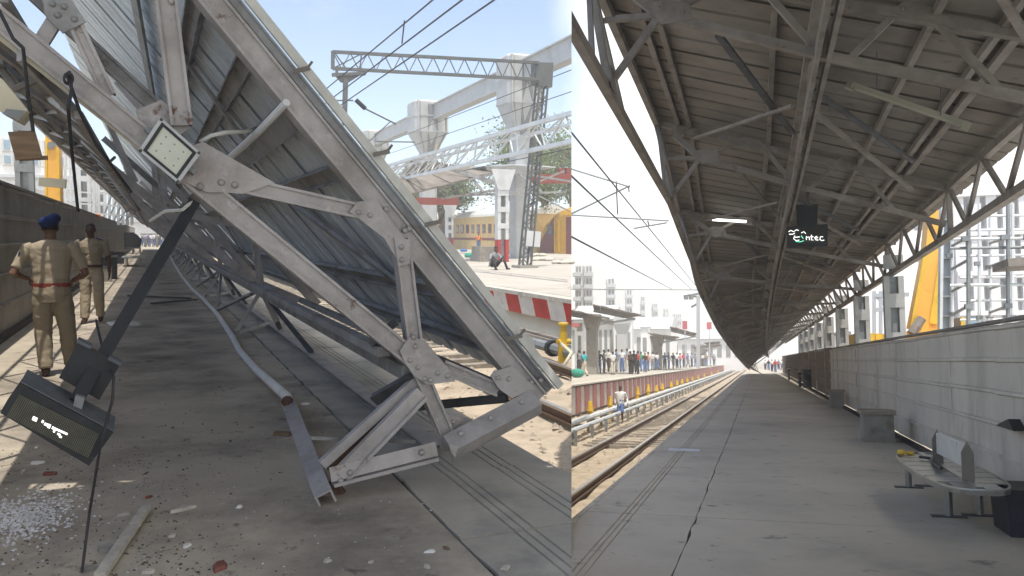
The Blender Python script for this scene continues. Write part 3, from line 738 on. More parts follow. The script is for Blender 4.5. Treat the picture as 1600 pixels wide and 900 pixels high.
# the long girders on the high side, tangled with lacing
hi = [A(-140, -74), A(-172, -45), A(-60, -12), A(-100, -65), A(-20, -44), A(-30, 62), A(-120, 10), V((-1.45, Y0, 3.15)), V((-1.85, Y0, 3.5)), A(30, 85), A(110, 160)]  # the two leftmost chords and their lacing are added to cast dappled shade
for j, c in enumerate(hi):
    run('long_chord', c, .08 if j < 2 else .045, .07 if j < 2 else .045, 'silver_dim' if j % 2 else 'silver_paint', -.6 if j < 2 else .5, 88)
for k in range(NB * 2):
    ya = BAY / 2 * k
    for a, b in ((0, 1), (0, 2), (1, 6), (6, 5), (0, 7), (7, 8), (5, 9), (9, 10)):
        lb_ = MB(); st_ = BAY / 6
        for s_ in range(3):
            p, q = hi[a] + V((0, ya + st_ * s_, 0)), hi[b] + V((0, ya + st_ * (s_ + .5) + jit(.12), 0))
            w_ = .035 if a < 7 and b != 7 and b != 8 else .075; lb_.bar(p, q, w_, .025, EX).bar(q, hi[a] + V((0, ya + st_ * (s_ + 1), 0)), w_, .025, EX)
        obj('lacing_bar', lb_, 'silver_paint' if (a + k) % 2 else 'silver_dim', fc)
    if k < 16:
        p, q = hi[1] + V((0, ya, 0)), hi[0] + V((0, ya + BAY / 4, 0))
        obj('lacing_bar', MB().bar(p + V((0, BAY / 4, 0)), q + V((0, BAY / 4, 0)), .045, .03, EX), 'silver_dim', fc)
for k in range(14):
    ya = 1.0 + 2.7 * k; p = random.choice(hi) + V((0, ya, 0)); q = A(jit(40) + 60, 60 + jit(60)) + V((0, ya + jit(1.4), 0))
    obj('twisted_strip', MB().tube([p, p.lerp(q, .5) + V((jit(.2), jit(.3), jit(.2) - .1)), q], .022, 5), 'old_steel', fc)
# standing part of the same canopy, unseen over the photographer, edge set for the floor shade
for y in [Y0 - .3 - 1.0 * k for k in range(1, 13)]:
    obj('roof_sheet', roof_panel_mesh((-1.35, 4.75), (1.98, 4.55), y), 'galv_sheet', fc, clip=True)
for x in (-1.2, -.1, .9, 1.85): obj('purlin', MB().bar((x, Y0 - 13, 4.6 - .05 * x), (x, Y0 - .2, 4.6 - .05 * x), .08, .12), 'silver_dim', fc, clip=True)
for y in (-3.4, -7.6): obj('column', MB().bar((-1.55, y, 0), (-1.55, y, 4.5), .25, .25, EY).bar((-1.55, y, 4.45), (1.9, y, 4.35), .15, .2, EZ), 'silver_paint', fc, clip=True)

# ---- flood lamp on the chord
fl = thing(L, 'flood_light', 'square led flood light with pale glass clamped on the fallen silver chord', 'flood light', A(265, 287, -.12))
def quad(c, s):
    m = sum((V(p) for p in c), V()) / 4; return [m + (V(p) - m) * s for p in c]
corn = [(251, 183), (314, 239), (279, 287), (216, 235)]
c3 = P3(*corn, dy=-.16)
obj('housing', MB().prism([p + V((0, .012, 0)) for p in quad(c3, .96)], (0, .07, 0)), 'lamp_rim', fl)
fr_ = MB(); ci = quad(c3, .86)
for i in range(4): fr_.prism([c3[i], c3[(i + 1) % 4], ci[(i + 1) % 4], ci[i]], (0, .02, 0))
obj('rim', fr_, 'lamp_rim', fl)
gk = MB(); c2 = quad(c3, .855); cg = quad(c3, .72)
for i in range(4): gk.prism([c2[i] + V((0, .002, 0)), c2[(i + 1) % 4] + V((0, .002, 0)), cg[(i + 1) % 4] + V((0, .002, 0)), cg[i] + V((0, .002, 0))], (0, .018, 0))
obj('gasket', gk, 'black_case', fl)
gl = obj('lens', MB().prism([p + V((0, .008, 0)) for p in quad(c3, .73)], (0, .01, 0)), 'lamp_glass', fl)
for u in range(3):
    for w in range(3):
        f, h = .25 + .25 * u, .25 + .25 * w; p = (ci[0].lerp(ci[1], f)).lerp(ci[3].lerp(ci[2], f), h)
        obj('led_chip', MB().dome(p + V((0, .007, 0)), (0, -1, 0), .005, .002, 6), 'grey_steel', gl)
for i in range(4): obj('screw', MB().dome(quad(c3, .93)[i], (0, -1, 0), .010, .006, 6), 'steel_dark', fl)
obj('bracket', MB().bar(A(228, 200, -.08), A(305, 270, -.08), .03, .08, EY), 'grey_steel', fl)

# ---- indicator board hanging from its pole
ib = thing(L, 'indicator_board', 'black platform indicator board with a dotted screen swinging loose on a bent pole', 'indicator board', A(100, 700, -.6))
pt, pb = A(303, 316, -.03), A(118, 628, -.55)
obj('pole', MB().bar(pt, pb, .062, .05, EY), 'black_case', ib)
def plane_box(name, pts, dy, t, m, parent): return obj(name, MB().prism(P3(*pts, dy=dy), V(t)), m, parent)
plane_box('upper_box', [(122, 534), (189, 568), (155, 625), (92, 590)], -.5, A(141, 577, -.38) - A(140, 579, -.5), 'black_case', ib)
plane_box('upper_box_rim', [(121, 530), (143, 541), (141, 546), (119, 535)], -.53, (0, .1, .0), 'dusty_case', ib)
plane_box('upper_box_rim', [(171, 557), (191, 567), (188, 572), (168, 562)], -.53, (0, .1, .0), 'dusty_case', ib)
front = [(32, 599), (177, 676), (139, 728), (0, 645)]
cs = obj('display_case', MB().prism(P3(*front, dy=-.66), A(42, 580, -.46) - A(32, 598, -.66)), 'black_case', ib)
plane_box('case_top', [(33, 596), (178, 673), (177.5, 675), (32.5, 598)], -.668, A(43, 577, -.45) - A(33, 596, -.668), 'dusty_case', ib)  # top plate greyer than the case below
sc = [(30, 616), (155, 678), (138, 716), (10, 650)]
scr = obj('screen', MB().prism(P3(*sc, dy=-.664), (0, .006, 0)), 'led_board', ib)
s3 = P3(*sc, dy=-.6655); dots = MB(); nu, nv = 46, 17
for i in range(nu):
    for j in range(nv):
        f, h = (i + .5) / nu, (j + .5) / nv; p = s3[0].lerp(s3[1], f).lerp(s3[3].lerp(s3[2], f), h)
        ex, ez = (s3[1] - s3[0]) * (.30 / nu), (s3[3] - s3[0]) * (.30 / nv); dots.add([p - ex - ez, p + ex - ez, p + ex + ez, p - ex + ez], [[0, 1, 2, 3]])
d_ = obj('dot_matrix', dots, 'led_dot', scr); d_['kind'] = 'stuff'
lit = MB()  # glare spots on the screen, put in as glowing marks
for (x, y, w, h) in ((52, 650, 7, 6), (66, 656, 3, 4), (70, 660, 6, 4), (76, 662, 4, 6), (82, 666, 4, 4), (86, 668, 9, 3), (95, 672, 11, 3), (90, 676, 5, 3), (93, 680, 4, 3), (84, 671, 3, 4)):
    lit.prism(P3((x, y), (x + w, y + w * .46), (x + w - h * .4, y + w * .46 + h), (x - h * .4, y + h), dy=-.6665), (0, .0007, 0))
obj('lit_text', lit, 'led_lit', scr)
plane_box('bracket', [(118, 618), (132, 622), (128, 640), (114, 634)], -.62, (0, .05, 0), 'grey_steel', ib)
wire(L, [A(150, 500, .3), A(164, 560, -.1), A(178, 590, -.7), A(176, 625, -.72), A(158, 690, -.72), A(140, 800, -.6), L.fl(128, 895, .01)], 'thin dark cable dangling in front of the hanging black board to the floor', .007, clip=False, name='loose_cable', cat='cable')
for pts, lb in (([A(-5, 10, -.2), A(20, 60, -.3), A(36, 75, -.3), A(44, 150, -.2), A(52, 205, -.2)], 'grey cable looping down to the hanging wooden board'),
                ([A(108, 112, -.15), A(112, 140, -.2), A(107, 170, -.2), A(112, 230, 0), A(122, 330, .4)], 'black cable hanging off the silver chord beside the yellow crane boom'),
                ([A(104, 115, -.1), A(125, 175, -.1), A(150, 225, 0), A(205, 300, .3)], 'slack black cable draped under the silver chord towards the flood light'),
                ([A(300, 315, -.05), A(285, 328, -.1), A(258, 330, 0), A(235, 345, .2)], 'pale twisted cable bundle below the flood light')):
    wire(L, pts, lb, .009, clip=False, name='loose_cable', cat='cable', m='cable' if 'pale' not in lb else 'conduit')
cl = MB()
for k in range(3): cl.tube([A(107 + 7 * math.cos(a), 122 + 8 * math.sin(a) + k, -.16 - .01 * k) for a in [i * .5 for i in range(14)]], .006, 5)
single(L, 'cable_coil', cl, 'cable', 'small coil of black cable tied on the silver chord', 'cable')
# wooden board, loudspeaker and tin box hanging at the far left
wb = thing(L, 'wooden_board', 'brown wooden board dangling from cables above the dim barrier', 'board', A(44, 250, -.2))
obj('board', MB().prism(P3((12, 206), (54, 204), (66, 246), (24, 250), dy=-.2), (0, .03, 0)), 'wood', wb)
obj('batten', MB().prism(P3((30, 245), (74, 243), (74, 249), (30, 251), dy=-.17), (0, .03, 0)), 'wood', wb)
sp = thing(L, 'loudspeaker', 'weathered white box loudspeaker hanging at the top left corner', 'loudspeaker', A(15, 180, -.25))
obj('cabinet', MB().prism(P3((-16, 112), (4, 124), (43, 172), (28, 188), (-2, 172), (-20, 140), dy=-.3), (0, .22, 0)), 'cream_stain', sp)
obj('grille', MB().prism(P3((10, 170), (40, 173), (28, 187), (4, 178), dy=-.306), (0, .01, 0)), 'grey_steel', sp)
obj('bracket', MB().bar(A(-6, 118, -.1), A(40, 180, -.1), .02, .03, EY), 'steel_dark', sp)
tb = single(L, 'tin_sign', MB().prism(P3((61, 277), (103, 280), (102, 294), (60, 290), dy=.3), (0, .05, 0)), 'cream_stain', 'small pale tin plate wired up in front of the yellow crane boom', 'sign')
# ---- the two policemen and the far crowd
POL = ['skin', 'khaki', 'khaki_dark', 'shoe', 'hair']
def stature(fr, px, pf, ph): 
    a = fr.fl(*pf); return (fr.at(px, ph, a.y).z)
pf = L.fl(86, 586); H1 = 1.74
pose1 = dict(n=14, fingers=True, hair=True, lean=.06, knee_l=(-.10, .05, .50), ank_l=(-.08, -.06, .09), knee_r=(.13, .06, .50), ank_r=(.15, .16, .09),
             el_l=(-.35, -.06, 1.12), wr_l=(-.24, .16, 1.05), el_r=(.33, -.02, 1.10), wr_r=(.20, .20, 1.02), foot_l=(-.03, .15, -.03))
m1_ = person_mesh('person', H1, pose1, POL, 1.13, .0075)
p1 = put_person(L, m1_, pf, R_(2), 'policeman in khaki seen from behind with navy beret and red brown belt')
def belt(p, k, z, rx, ry, m, lean=0.06):
    rs = [[(rx * k * q * math.cos(a), lean * (z - .9) * k + ry * k * q * math.sin(a) + .004, z * k + dz) for a in [2 * math.pi * j / 20 for j in range(20)]] for dz, q in ((-.024, .96), (-.024, 1), (.024, 1), (.024, .96))]
    return obj('belt', MB().rings(rs), m, p)
k1 = H1 / 1.72
belt(p1, k1, .985, .192, .132, 'belt_red')
be = MB(); cx, cy, cz = 0, .025 * k1, 1.67 * k1
be.rings([[(cx + rx * math.cos(a), cy - .01 + rx * 1.12 * math.sin(a), cz + z + .02 * math.cos(a)) for a in [2 * math.pi * j / 16 for j in range(16)]] for z, rx in ((-.055, .084), (-.03, .088), (-.005, .108), (.03, .110), (.058, .085), (.072, .04))])
obj('beret', be, 'navy', p1, smooth=True)
obj('sleeve_cord', MB().tube([(-.215 * k1, .03, 1.42), (-.28, .0, 1.38), (-.30, -.05, 1.30), (-.285, -.03, 1.22), (-.25, .02, 1.30)], .014, 6), 'navy', p1, smooth=True)
obj('sleeve_badge', MB().prism([(-.285, -.06, 1.36), (-.285, .02, 1.37), (-.30, .02, 1.29), (-.30, -.06, 1.28)], (-.012, 0, 0)), 'navy', p1)
pf2 = L.fl(146, 504)
H2 = 1.74
pose2 = dict(n=14, fingers=True, hair=True, lean=-.02, knee_l=(-.12, .16, .50), ank_l=(-.13, .08, .13), knee_r=(.10, .04, .50), ank_r=(.11, .12, .09),
             el_l=(-.27, -.04, 1.11), wr_l=(-.285, .06, .87), el_r=(.30, -.12, 1.12), wr_r=(.17, -.18, .98))
p2 = put_person(L, person_mesh('person', H2, pose2, ['skin_dark', 'khaki_dark', 'khaki', 'shoe', 'hair'], 1.05, .0085), pf2, R_(174), 'policeman in khaki walking towards the viewer beside the dim barrier')
belt(p2, H2 / 1.72, .985, .176, .124, 'belt_brown', -.02)
for s in (-1, 1): obj('epaulette', MB().prism([(s * .09, -.04, 1.475), (s * .19, -.04, 1.44), (s * .19, .03, 1.44), (s * .09, .03, 1.475)], (0, 0, .014)), 'navy', p2)
obj('pocket', MB().box((-.13, .108, 1.22), (-.04, .122, 1.33)), 'khaki_dark', p2); obj('pocket', MB().box((.04, .108, 1.22), (.13, .122, 1.33)), 'khaki_dark', p2)
cw = ['white', 'grey', 'lilac', 'white', 'blue', 'white', 'cream', 'white', 'grey', 'white', 'brown', 'white', 'white']
for i, c in enumerate(cw):
    px = 221 + i * 3.1
    put_person(L, crowd_mesh(c, i % 4, ['black', 'blue', 'grey'][i % 3]), L.fl(px, 384 + (i * 7 % 3)), R_(170 + 25 * (i % 3)),
               '%s in %s shirt in the far crowd on the littered platform' % (['first person from the left', 'second person', 'third person', 'fourth person', 'fifth person', 'sixth person', 'middle person', 'eighth person', 'ninth person', 'tenth person', 'eleventh person', 'twelfth person', 'last person on the right'][i], c), 'crowd at the far end of the littered platform')
# ---- things along the dim barrier
def bench_simple(fr, loc, label, ln=1.5):
    t = thing(fr, 'platform_bench', label, 'bench', loc); x, y, z = loc
    obj('seat', MB().box((x - .5, y, .42), (x + .5, y + ln, .47)), 'bench_steel', t)
    obj('backrest', MB().box((x - .03, y + .1, .6), (x + .03, y + ln - .1, .85)), 'bench_steel', t)
    for q in (.2, ln - .2):
        for s in (-.3, .3): obj('leg', MB().bar((x + s, y + q, 0), (x + s, y + q, .42), .06, .06, EY), 'bench_steel', t)
bench_simple(L, L.fl(208, 417), 'grey steel platform bench beyond the two policemen', 3)
def bin_(fr, loc, w, h, label, m='bin_blue', name='dustbin', cat='bin'):
    x, y, z = loc; t = thing(fr, name, label, cat, loc)
    obj('body', MB().rings([[(x - a, y - a, zz), (x + a, y - a, zz), (x + a, y + a, zz), (x - a, y + a, zz)] for a, zz in ((w * .44, 0), (w / 2, h))]), m, t)
    obj('rim', MB().box((x - w * .53, y - w * .53, h - .002), (x + w * .53, y + w * .53, h + .05)), 'steel_dark', t)
bin_(L, L.fl(183, 412), .75, .62, 'dark square planter box beyond the walking policeman', 'bin_blue', 'planter_box', 'planter')
bin_(L, L.fl(172, 436), .5, .75, 'dark bin close behind the walking policeman', 'black_case')
bin_(L, L.fl(166, 440), .35, .45, 'low concrete block at the foot of the dim barrier', 'plinth', 'concrete_block', 'block')
st = thing(L, 'luggage_trolley', 'dark covered luggage trolley standing by the far dim barrier', 'trolley', L.fl(203, 396))
x, y, z = OFF[st.name]
obj('load', MB().rings([[(x - a, y, zz), (x + a, y, zz), (x + a * .8, y + 2.2, zz), (x - a, y + 2.2, zz)] for a, zz in ((.8, .5), (.9, 1.1), (.6, 1.5), (.3, 1.7))]), 'black_case', st)
obj('deck', MB().box((x - .8, y - .4, .38), (x + .8, y + 2.6, .46)), 'steel_dark', st)
for s in (-.7, .7):
    for q in (0, 2): obj('wheel', MB().tube([(x + s, y + q, .19), (x + s + .08, y + q, .19)], .19, 10), 'black_case', st)
# debris on the platform
wd_ = single(L, 'broken_batten', MB().bar(L.fl(156, 900, .02), L.fl(229, 792, .03), .05, .03), 'plaster_chip', 'long pale broken batten lying on the platform at the lower left', 'batten')
chips = [(195, 805, 24, 'white chip of plaster left of the long batten', 'plaster_chip'), (288, 796, 42, 'long flat grey plaster flake right of the long batten', 'plaster_chip'), (374, 793, 20, 'small white strip of plaster near the middle of the littered floor', 'white_paint'),
         (269, 838, 17, 'knobby plaster chip in the lower middle of the littered floor', 'plaster_chip'), (291, 854, 17, 'small upright white chip below the knobby plaster chip', 'white_paint'), (343, 886, 44, 'red and grey broken tile at the bottom edge', 'red_chip'),
         (164, 860, 42, 'rounded concrete lump beside the long batten', 'plinth'), (141, 890, 22, 'angular concrete lump at the bottom left', 'plinth'), (511, 878, 16, 'dusty chip right of the bottom middle', 'plaster_chip'), (581, 879, 13, 'small chip between the dusty chip and the white strip', 'plaster_chip'),
         (672, 863, 20, 'upright white plaster strip on the near slab joint', 'white_paint'), (667, 887, 18, 'little pale shard below the upright plaster strip', 'plaster_chip'), (698, 858, 17, 'thin twig like splinter right of the upright plaster strip', 'wood'), (790, 889, 24, 'crumpled pale scrap on the paving at the lower right', 'plaster_chip'),
         (77, 742, 26, 'flat red brick chip on the littered floor at the left', 'red_chip'), (59, 724, 20, 'crumpled clear scrap above the red brick chip', 'white_paint'), (476, 632, 18, 'small white paper scrap beside the bent chord', 'white_paint'), (446, 680, 46, 'long brown timber scrap lying left of the steel foot', 'wood'), (230, 895, 22, 'pale shard at the bottom edge left of the red tile', 'plaster_chip'), (360, 690, 9, 'dark pebble on the open littered floor', 'grit'), (232, 778, 14, 'reddish crumb near the top end of the long batten', 'red_chip')]
for i, (px, py, w, lb, m) in enumerate(chips):
    c = L.fl(px, py, 0.0); s = w / F * c.y * .5; rnd = random.Random(i * 3 + 1); a0 = rnd.uniform(0, 3); lo, hi = [], []
    flat = .25 if m != 'plinth' else .5; asp = rnd.uniform(.35, .55)
    for j in range(6):
        a = 2 * math.pi * j / 6 + rnd.uniform(-.3, .3); r = s * rnd.uniform(.5, 1.2); u, w_ = r * math.cos(a), r * asp * math.sin(a) * 1.6
        q = V((u * math.cos(a0) - w_ * math.sin(a0), u * math.sin(a0) + w_ * math.cos(a0), 0))
        lo.append(c + q + EZ * .001); hi.append(c + q * rnd.uniform(.7, .95) + EZ * (.008 + s * flat * rnd.uniform(.3, .7)))
    nm = 'timber_scrap' if m == 'wood' else ('red_tile' if m == 'red_chip' else 'plaster_chip' if m != 'grit' and m != 'plinth' else 'stone_lump')
    single(L, nm, MB().rings([lo, hi]), m, lb, 'debris', 'pieces of debris on the littered platform')
gr = MB(); rnd = random.Random(5)
def crumb(mb, c, s, rnd):
    a = rnd.uniform(0, 6)
    mb.add([c + V((s * math.cos(a + t_), s * math.sin(a + t_), 0)) for t_ in (0, 2.1, 4.2)] + [c + V((0, 0, s * rnd.uniform(.4, 1.0)))], [[0, 1, 3], [1, 2, 3], [2, 0, 3]])
cents = [(L.fl(rnd.uniform(20, 330), rnd.uniform(700, 895)), rnd.uniform(.08, .35)) for _ in range(34)] + [(L.fl(rnd.uniform(200, 420), rnd.uniform(560, 700)), .4) for _ in range(8)]
for _ in range(1200):
    c, s = rnd.choice(cents); p = c + V((rnd.gauss(0, s), rnd.gauss(0, s * 1.3), .0))
    if -2 < p.x < 1.3 and p.y > 2.5: crumb(gr, p, abs(rnd.gauss(0, .0045)) + .0025, rnd)
single(L, 'floor_grit', gr, 'grit', 'dark grit and crumbs scattered over the littered floor', None, kind='stuff', loc=(0, 0, 0))
gp = MB()
for _ in range(1500):
    c = L.fl(20, 812); p = c + V((rnd.gauss(0, .15), rnd.gauss(0, .22), 0)); crumb(gp, p, rnd.uniform(.004, .014), rnd)
for _ in range(120):
    p = L.fl(rnd.uniform(40, 700), rnd.uniform(640, 895)); crumb(gp, p, rnd.uniform(.003, .009), rnd)
single(L, 'white_rubble', gp, 'white_powder', 'white powdery rubble spilled on the floor at the lower left', None, kind='stuff', loc=(0, 0, 0))
sg = MB(); sg2 = MB()
for _ in range(2600):
    y = 4 + 60 * rnd.random() ** 2; p = V((rnd.uniform(2.5, 9.0), y, -.99)); crumb(sg, p + V((0, 0, .02)), rnd.uniform(.02, .06) * (1 + y * .02), rnd)
single(L, 'track_stones', sg, 'stone', 'pale ballast stones strewn over the sunlit track bed', None, kind='stuff', loc=(0, 0, 0), clip=True)
for (a, b, w) in (((200, 462), (298, 466), .05), ((236, 474), (308, 468), .06)):
    single(L, 'steel_strip', MB().bar(L.fl(*a, .03), L.fl(*b, .05), w, .04), 'steel_dark', 'dark steel strip lying across the platform %s' % ('just beyond its twin' if w < .055 else 'nearest to the hanging pole'), 'steel strip')
single(L, 'wet_stain', MB().prism([L.fl(x, y, .003) for x, y in ((165, 504), (190, 500), (215, 502), (220, 509), (195, 510), (170, 509))], (0, 0, .002)), 'wet_patch', 'pale wet stain on the platform beside the walking policeman', 'stain')
# ---- behind the dim barrier: columns, crane, building site
def box_column(fr, px, pf, ptop, x, w, label, m='white_steel', name='steel_column', slots=True, z0=None):
    b = fr.atx(px, pf, x); top = fr.at(px, ptop, b.y).z; z0 = 0 if z0 is None else z0
    t = thing(fr, name, label, 'column', (b.x, b.y, z0), None)
    for s in (-1, 1): obj('flange', MB().bar((b.x + s * w * .36, b.y, z0), (b.x + s * w * .36, b.y, top), w * .28, w * .7, EY), m, t)
    obj('web', MB().bar((b.x, b.y + .02, z0), (b.x, b.y + .02, top), w * .46, w * .2, EY), 'grey_steel', t)
    n = max(2, int((top - z0) / 1.1))
    for k in range(n + 1): 
        zz = z0 + (top - z0) * k / n
        obj('batten_plate', MB().box((b.x - w * .52, b.y - w * .37, zz - .11), (b.x + w * .52, b.y - w * .33, zz + .11)), m, t)
    return t
box_column(L, 40, 300, 70, -3.2, .45, 'grey steel column behind the brown wooden board', 'grey_steel')
box_column(L, 133, 330, 245, -3.2, .62, 'pale steel column just right of the yellow crane boom', 'white_steel')
box_column(L, 160, 340, 280, -4.2, .7, 'whiter steel column further along behind the dim barrier', 'white_paint')
box_column(L, 205, 350, 300, -2.9, .9, 'last grey steel column at the far end of the dim barrier', 'grey_steel')
def boom(fr, pts, y, dep, label, name='crane_boom'):
    P = [fr.at(px, py, y) for px, py in pts]; t = thing(fr, name, label, 'crane', P[0])
    obj('boom', MB().prism(P, (0, dep, 0)), 'crane_yellow', t)
    return t, P
t, P = boom(L, [(69, 345), (96, 345), (91, 170), (71, 170)], 34, 1.0, 'yellow crane boom rising behind the dim barrier beside the pale column', 'mobile_crane')
obj('boom_edge', MB().bar(P[0] + V((.05, -.02, 0)), P[3] + V((.05, -.02, 0)), .06, .04, EY), 'yellow_paint', t); obj('boom_edge', MB().bar(P[1] - V((.05, .02, 0)), P[2] - V((.05, .02, 0)), .06, .04, EY), 'yellow_paint', t)
obj('hatch', MB().tube([L.at(80, 227, 33.98), L.at(80, 227, 33.9)], .13, 10), 'grey_steel', t)
wb_ = thing(L, 'site_building', 'white site building with bands of blue glass behind the dim barrier', 'building', L.at(40, 360, 75))
a0, a1 = L.at(-60, 372, 75), L.at(150, 372, 75)
zt = L.at(20, 215, 75).z
obj('wall', MB().box((a0.x, 75.2, 0), (a1.x, 80, zt)), 'white_paint', wb_)
for (y0_, y1_) in ((216, 236), (240, 258)):
    za, zb_ = L.at(20, y1_, 75).z, L.at(20, y0_, 75).z; xx = a0.x; n = 10; w = (a1.x - a0.x) / n
    for k in range(n):
        f = obj('window', MB().box((xx + w * k + .1, 75.06, za), (xx + w * (k + 1) - .1, 75.19, zb_)), 'white_steel', wb_); obj('pane', MB().box((xx + w * k + .25, 75.0, za + .15), (xx + w * (k + 1) - .25, 75.055, zb_ - .15)), 'glass_blue', f)
for k in range(4):
    zz = L.at(20, 275 + k * 18, 75).z; obj('ledge', MB().box((a0.x, 74.8, zz - .12), (a1.x, 75.19, zz + .12)), 'block_grey', wb_)
sf = thing(L, 'scaffold', 'thin white scaffold frame between the crane boom and the pale column', 'scaffold', L.at(110, 350, 45))
for px in (104, 112, 121, 148, 156): obj('standard', MB().bar(L.at(px, 352, 45), L.at(px - 3, 240, 45), .09, .09, EY), 'white_steel', sf)
for py in (262, 280, 298, 316, 330): obj('ledger', MB().bar(L.at(60, py - 2, 45), L.at(215, py + 8, 45), .07, .07, EZ), 'white_steel', sf)
for k in range(7):
    px = 164 + k * 7
    obj('standard', MB().bar(L.at(px, 352, 58), L.at(px, 272 + k * 8, 58), .18, .18, EY), 'block_grey' if k % 2 else 'white_steel', sf)
for k in range(5): obj('brace', MB().bar(L.at(160 + k * 9, 345, 57), L.at(176 + k * 9, 300 + k * 6, 57), .1, .1, EY), 'grey_steel', sf)
for px, lb in ((94, 'left heap of orange netting on top of the dim barrier'), (110, 'right heap of orange netting on top of the dim barrier'), (140, 'orange netting beyond the pale column')):
    c = L.at(px, 334 if px > 120 else 326 + (px - 94) * .3, 40); mb = MB()
    for q in range(9): mb.ell(c + V((jit(.30), jit(.3), jit(.08) - .12)), .16, .2, .10, 6, 4)
    single(L, 'safety_netting', mb, 'orange', lb, 'netting')
ex = thing(L, 'site_shed', 'grey tin shed at the far end behind the dim barrier', 'shed', L.at(235, 366, 125))
obj('wall', MB().box((-4, 124, 0), (6, 130, 3.2)), 'block_white', ex); obj('roof', MB().prism([(-4.4, 123.5, 3.2), (6.4, 123.5, 3.2), (1, 123.5, 5)], (0, 7, 0)), 'block_grey', ex)

# ---- right hand side of the left place: portal mast, capitals, shelters, train
yb = L.fl(820, 418).y
def Q(px, py, dy=0.0): return L.at(px, py, yb + dy)
t = thing(L, 'portal_mast', 'grey lattice mast and its long lattice arm carrying the overhead wires', 'mast', Q(820, 419))
obj('footing', MB().box(tuple(Q(806, 422) - V((0, .5, 0))), tuple(Q(834, 414) + V((0, .5, 0)))), 'plinth', t)
lattice_mast(t, Q(820, 418), Q(847, 130), .42, .42, n=11, fw=.085, m='mast_grey')
obj('head_box', MB().prism([Q(838, 97), Q(865, 98), Q(863, 136), Q(846, 134), Q(838, 128)], (0, .6, 0)), 'mast_grey', t)
girder(t, Q(520, 81), Q(842, 98), Q(520, 107), Q(842, 124), 13, 'mast_grey', .13, .055)
obj('end_post', MB().bar(Q(520, 80), Q(520, 108), .14, .12, EY), 'mast_grey', t)
obj('end_post', MB().bar(Q(565, 82), Q(562, 112), .05, .05, EY), 'mast_grey', t)
obj('lacing_bar', MB().bar(Q(522, 106), Q(565, 84), .05, .03, EY).bar(Q(540, 106), Q(524, 84), .05, .03, EY), 'mast_grey', t)
obj('drop_bracket', MB().bar(Q(519, 117), Q(571, 115), .13, .2, EY).prism([Q(526, 119), Q(562, 118), Q(546, 128), (Q(534, 128))], (0, .2, 0)), 'mast_grey', t)
for px in (527, 563): obj('clamp', MB().bar(Q(px, 104), Q(px - 1, 117), .1, .15, EY), 'mast_grey', t)
obj('drop_tube', MB().tube([Q(540, 124), Q(538, 196)], .11, 10), 'mast_grey', t)
ins = obj('insulator', MB().tube([Q(556, 156), Q(571, 170)], .10, 8), 'black_case', t)
obj('bracket_tube', MB().tube([Q(522, 157), Q(552, 157)], .035, 6).tube([Q(571, 170), Q(619, 194)], .035, 6).tube([Q(610, 190), Q(580, 218), Q(570, 226)], .025, 6).tube([Q(588, 221), Q(648, 222)], .03, 6), 'steel_dark', t)
obj('meter_box', MB().prism([Q(818, 360), Q(842, 362), Q(840, 386), Q(818, 384)], (0, -.25, 0)), 'white_steel', t)
for i, (a, z) in enumerate((((676, 0), 7.2), ((722, 0), 6.7), ((772, 0), 6.7))):
    p = L.fl(*a, z); wire(L, [V((p.x, -2, z)), V((p.x, 160, z))], 'overhead wire, %s of three crossing the upper sky' % ['uppermost', 'middle', 'lowest'][i], .022, 'overhead wires on the left')
wire(L, [L.fl(632, 32, 7.2), L.fl(628, 68, 6.7)], 'short dropper between two overhead wires high in the sky', .02)
for i, (a, z) in enumerate((((893, 109), 9), ((893, 143), 8.2), ((893, 232), 5.2))):
    p = L.fl(*a, z); wire(L, [V((p.x, p.y - 1, z)), V((p.x, 170, z))], ['upper thin wire passing behind the white capitals', 'lower thin wire passing behind the white capitals', 'lowest thin wire near the shelter roof'][i], .02, 'feeder wires behind the mast')
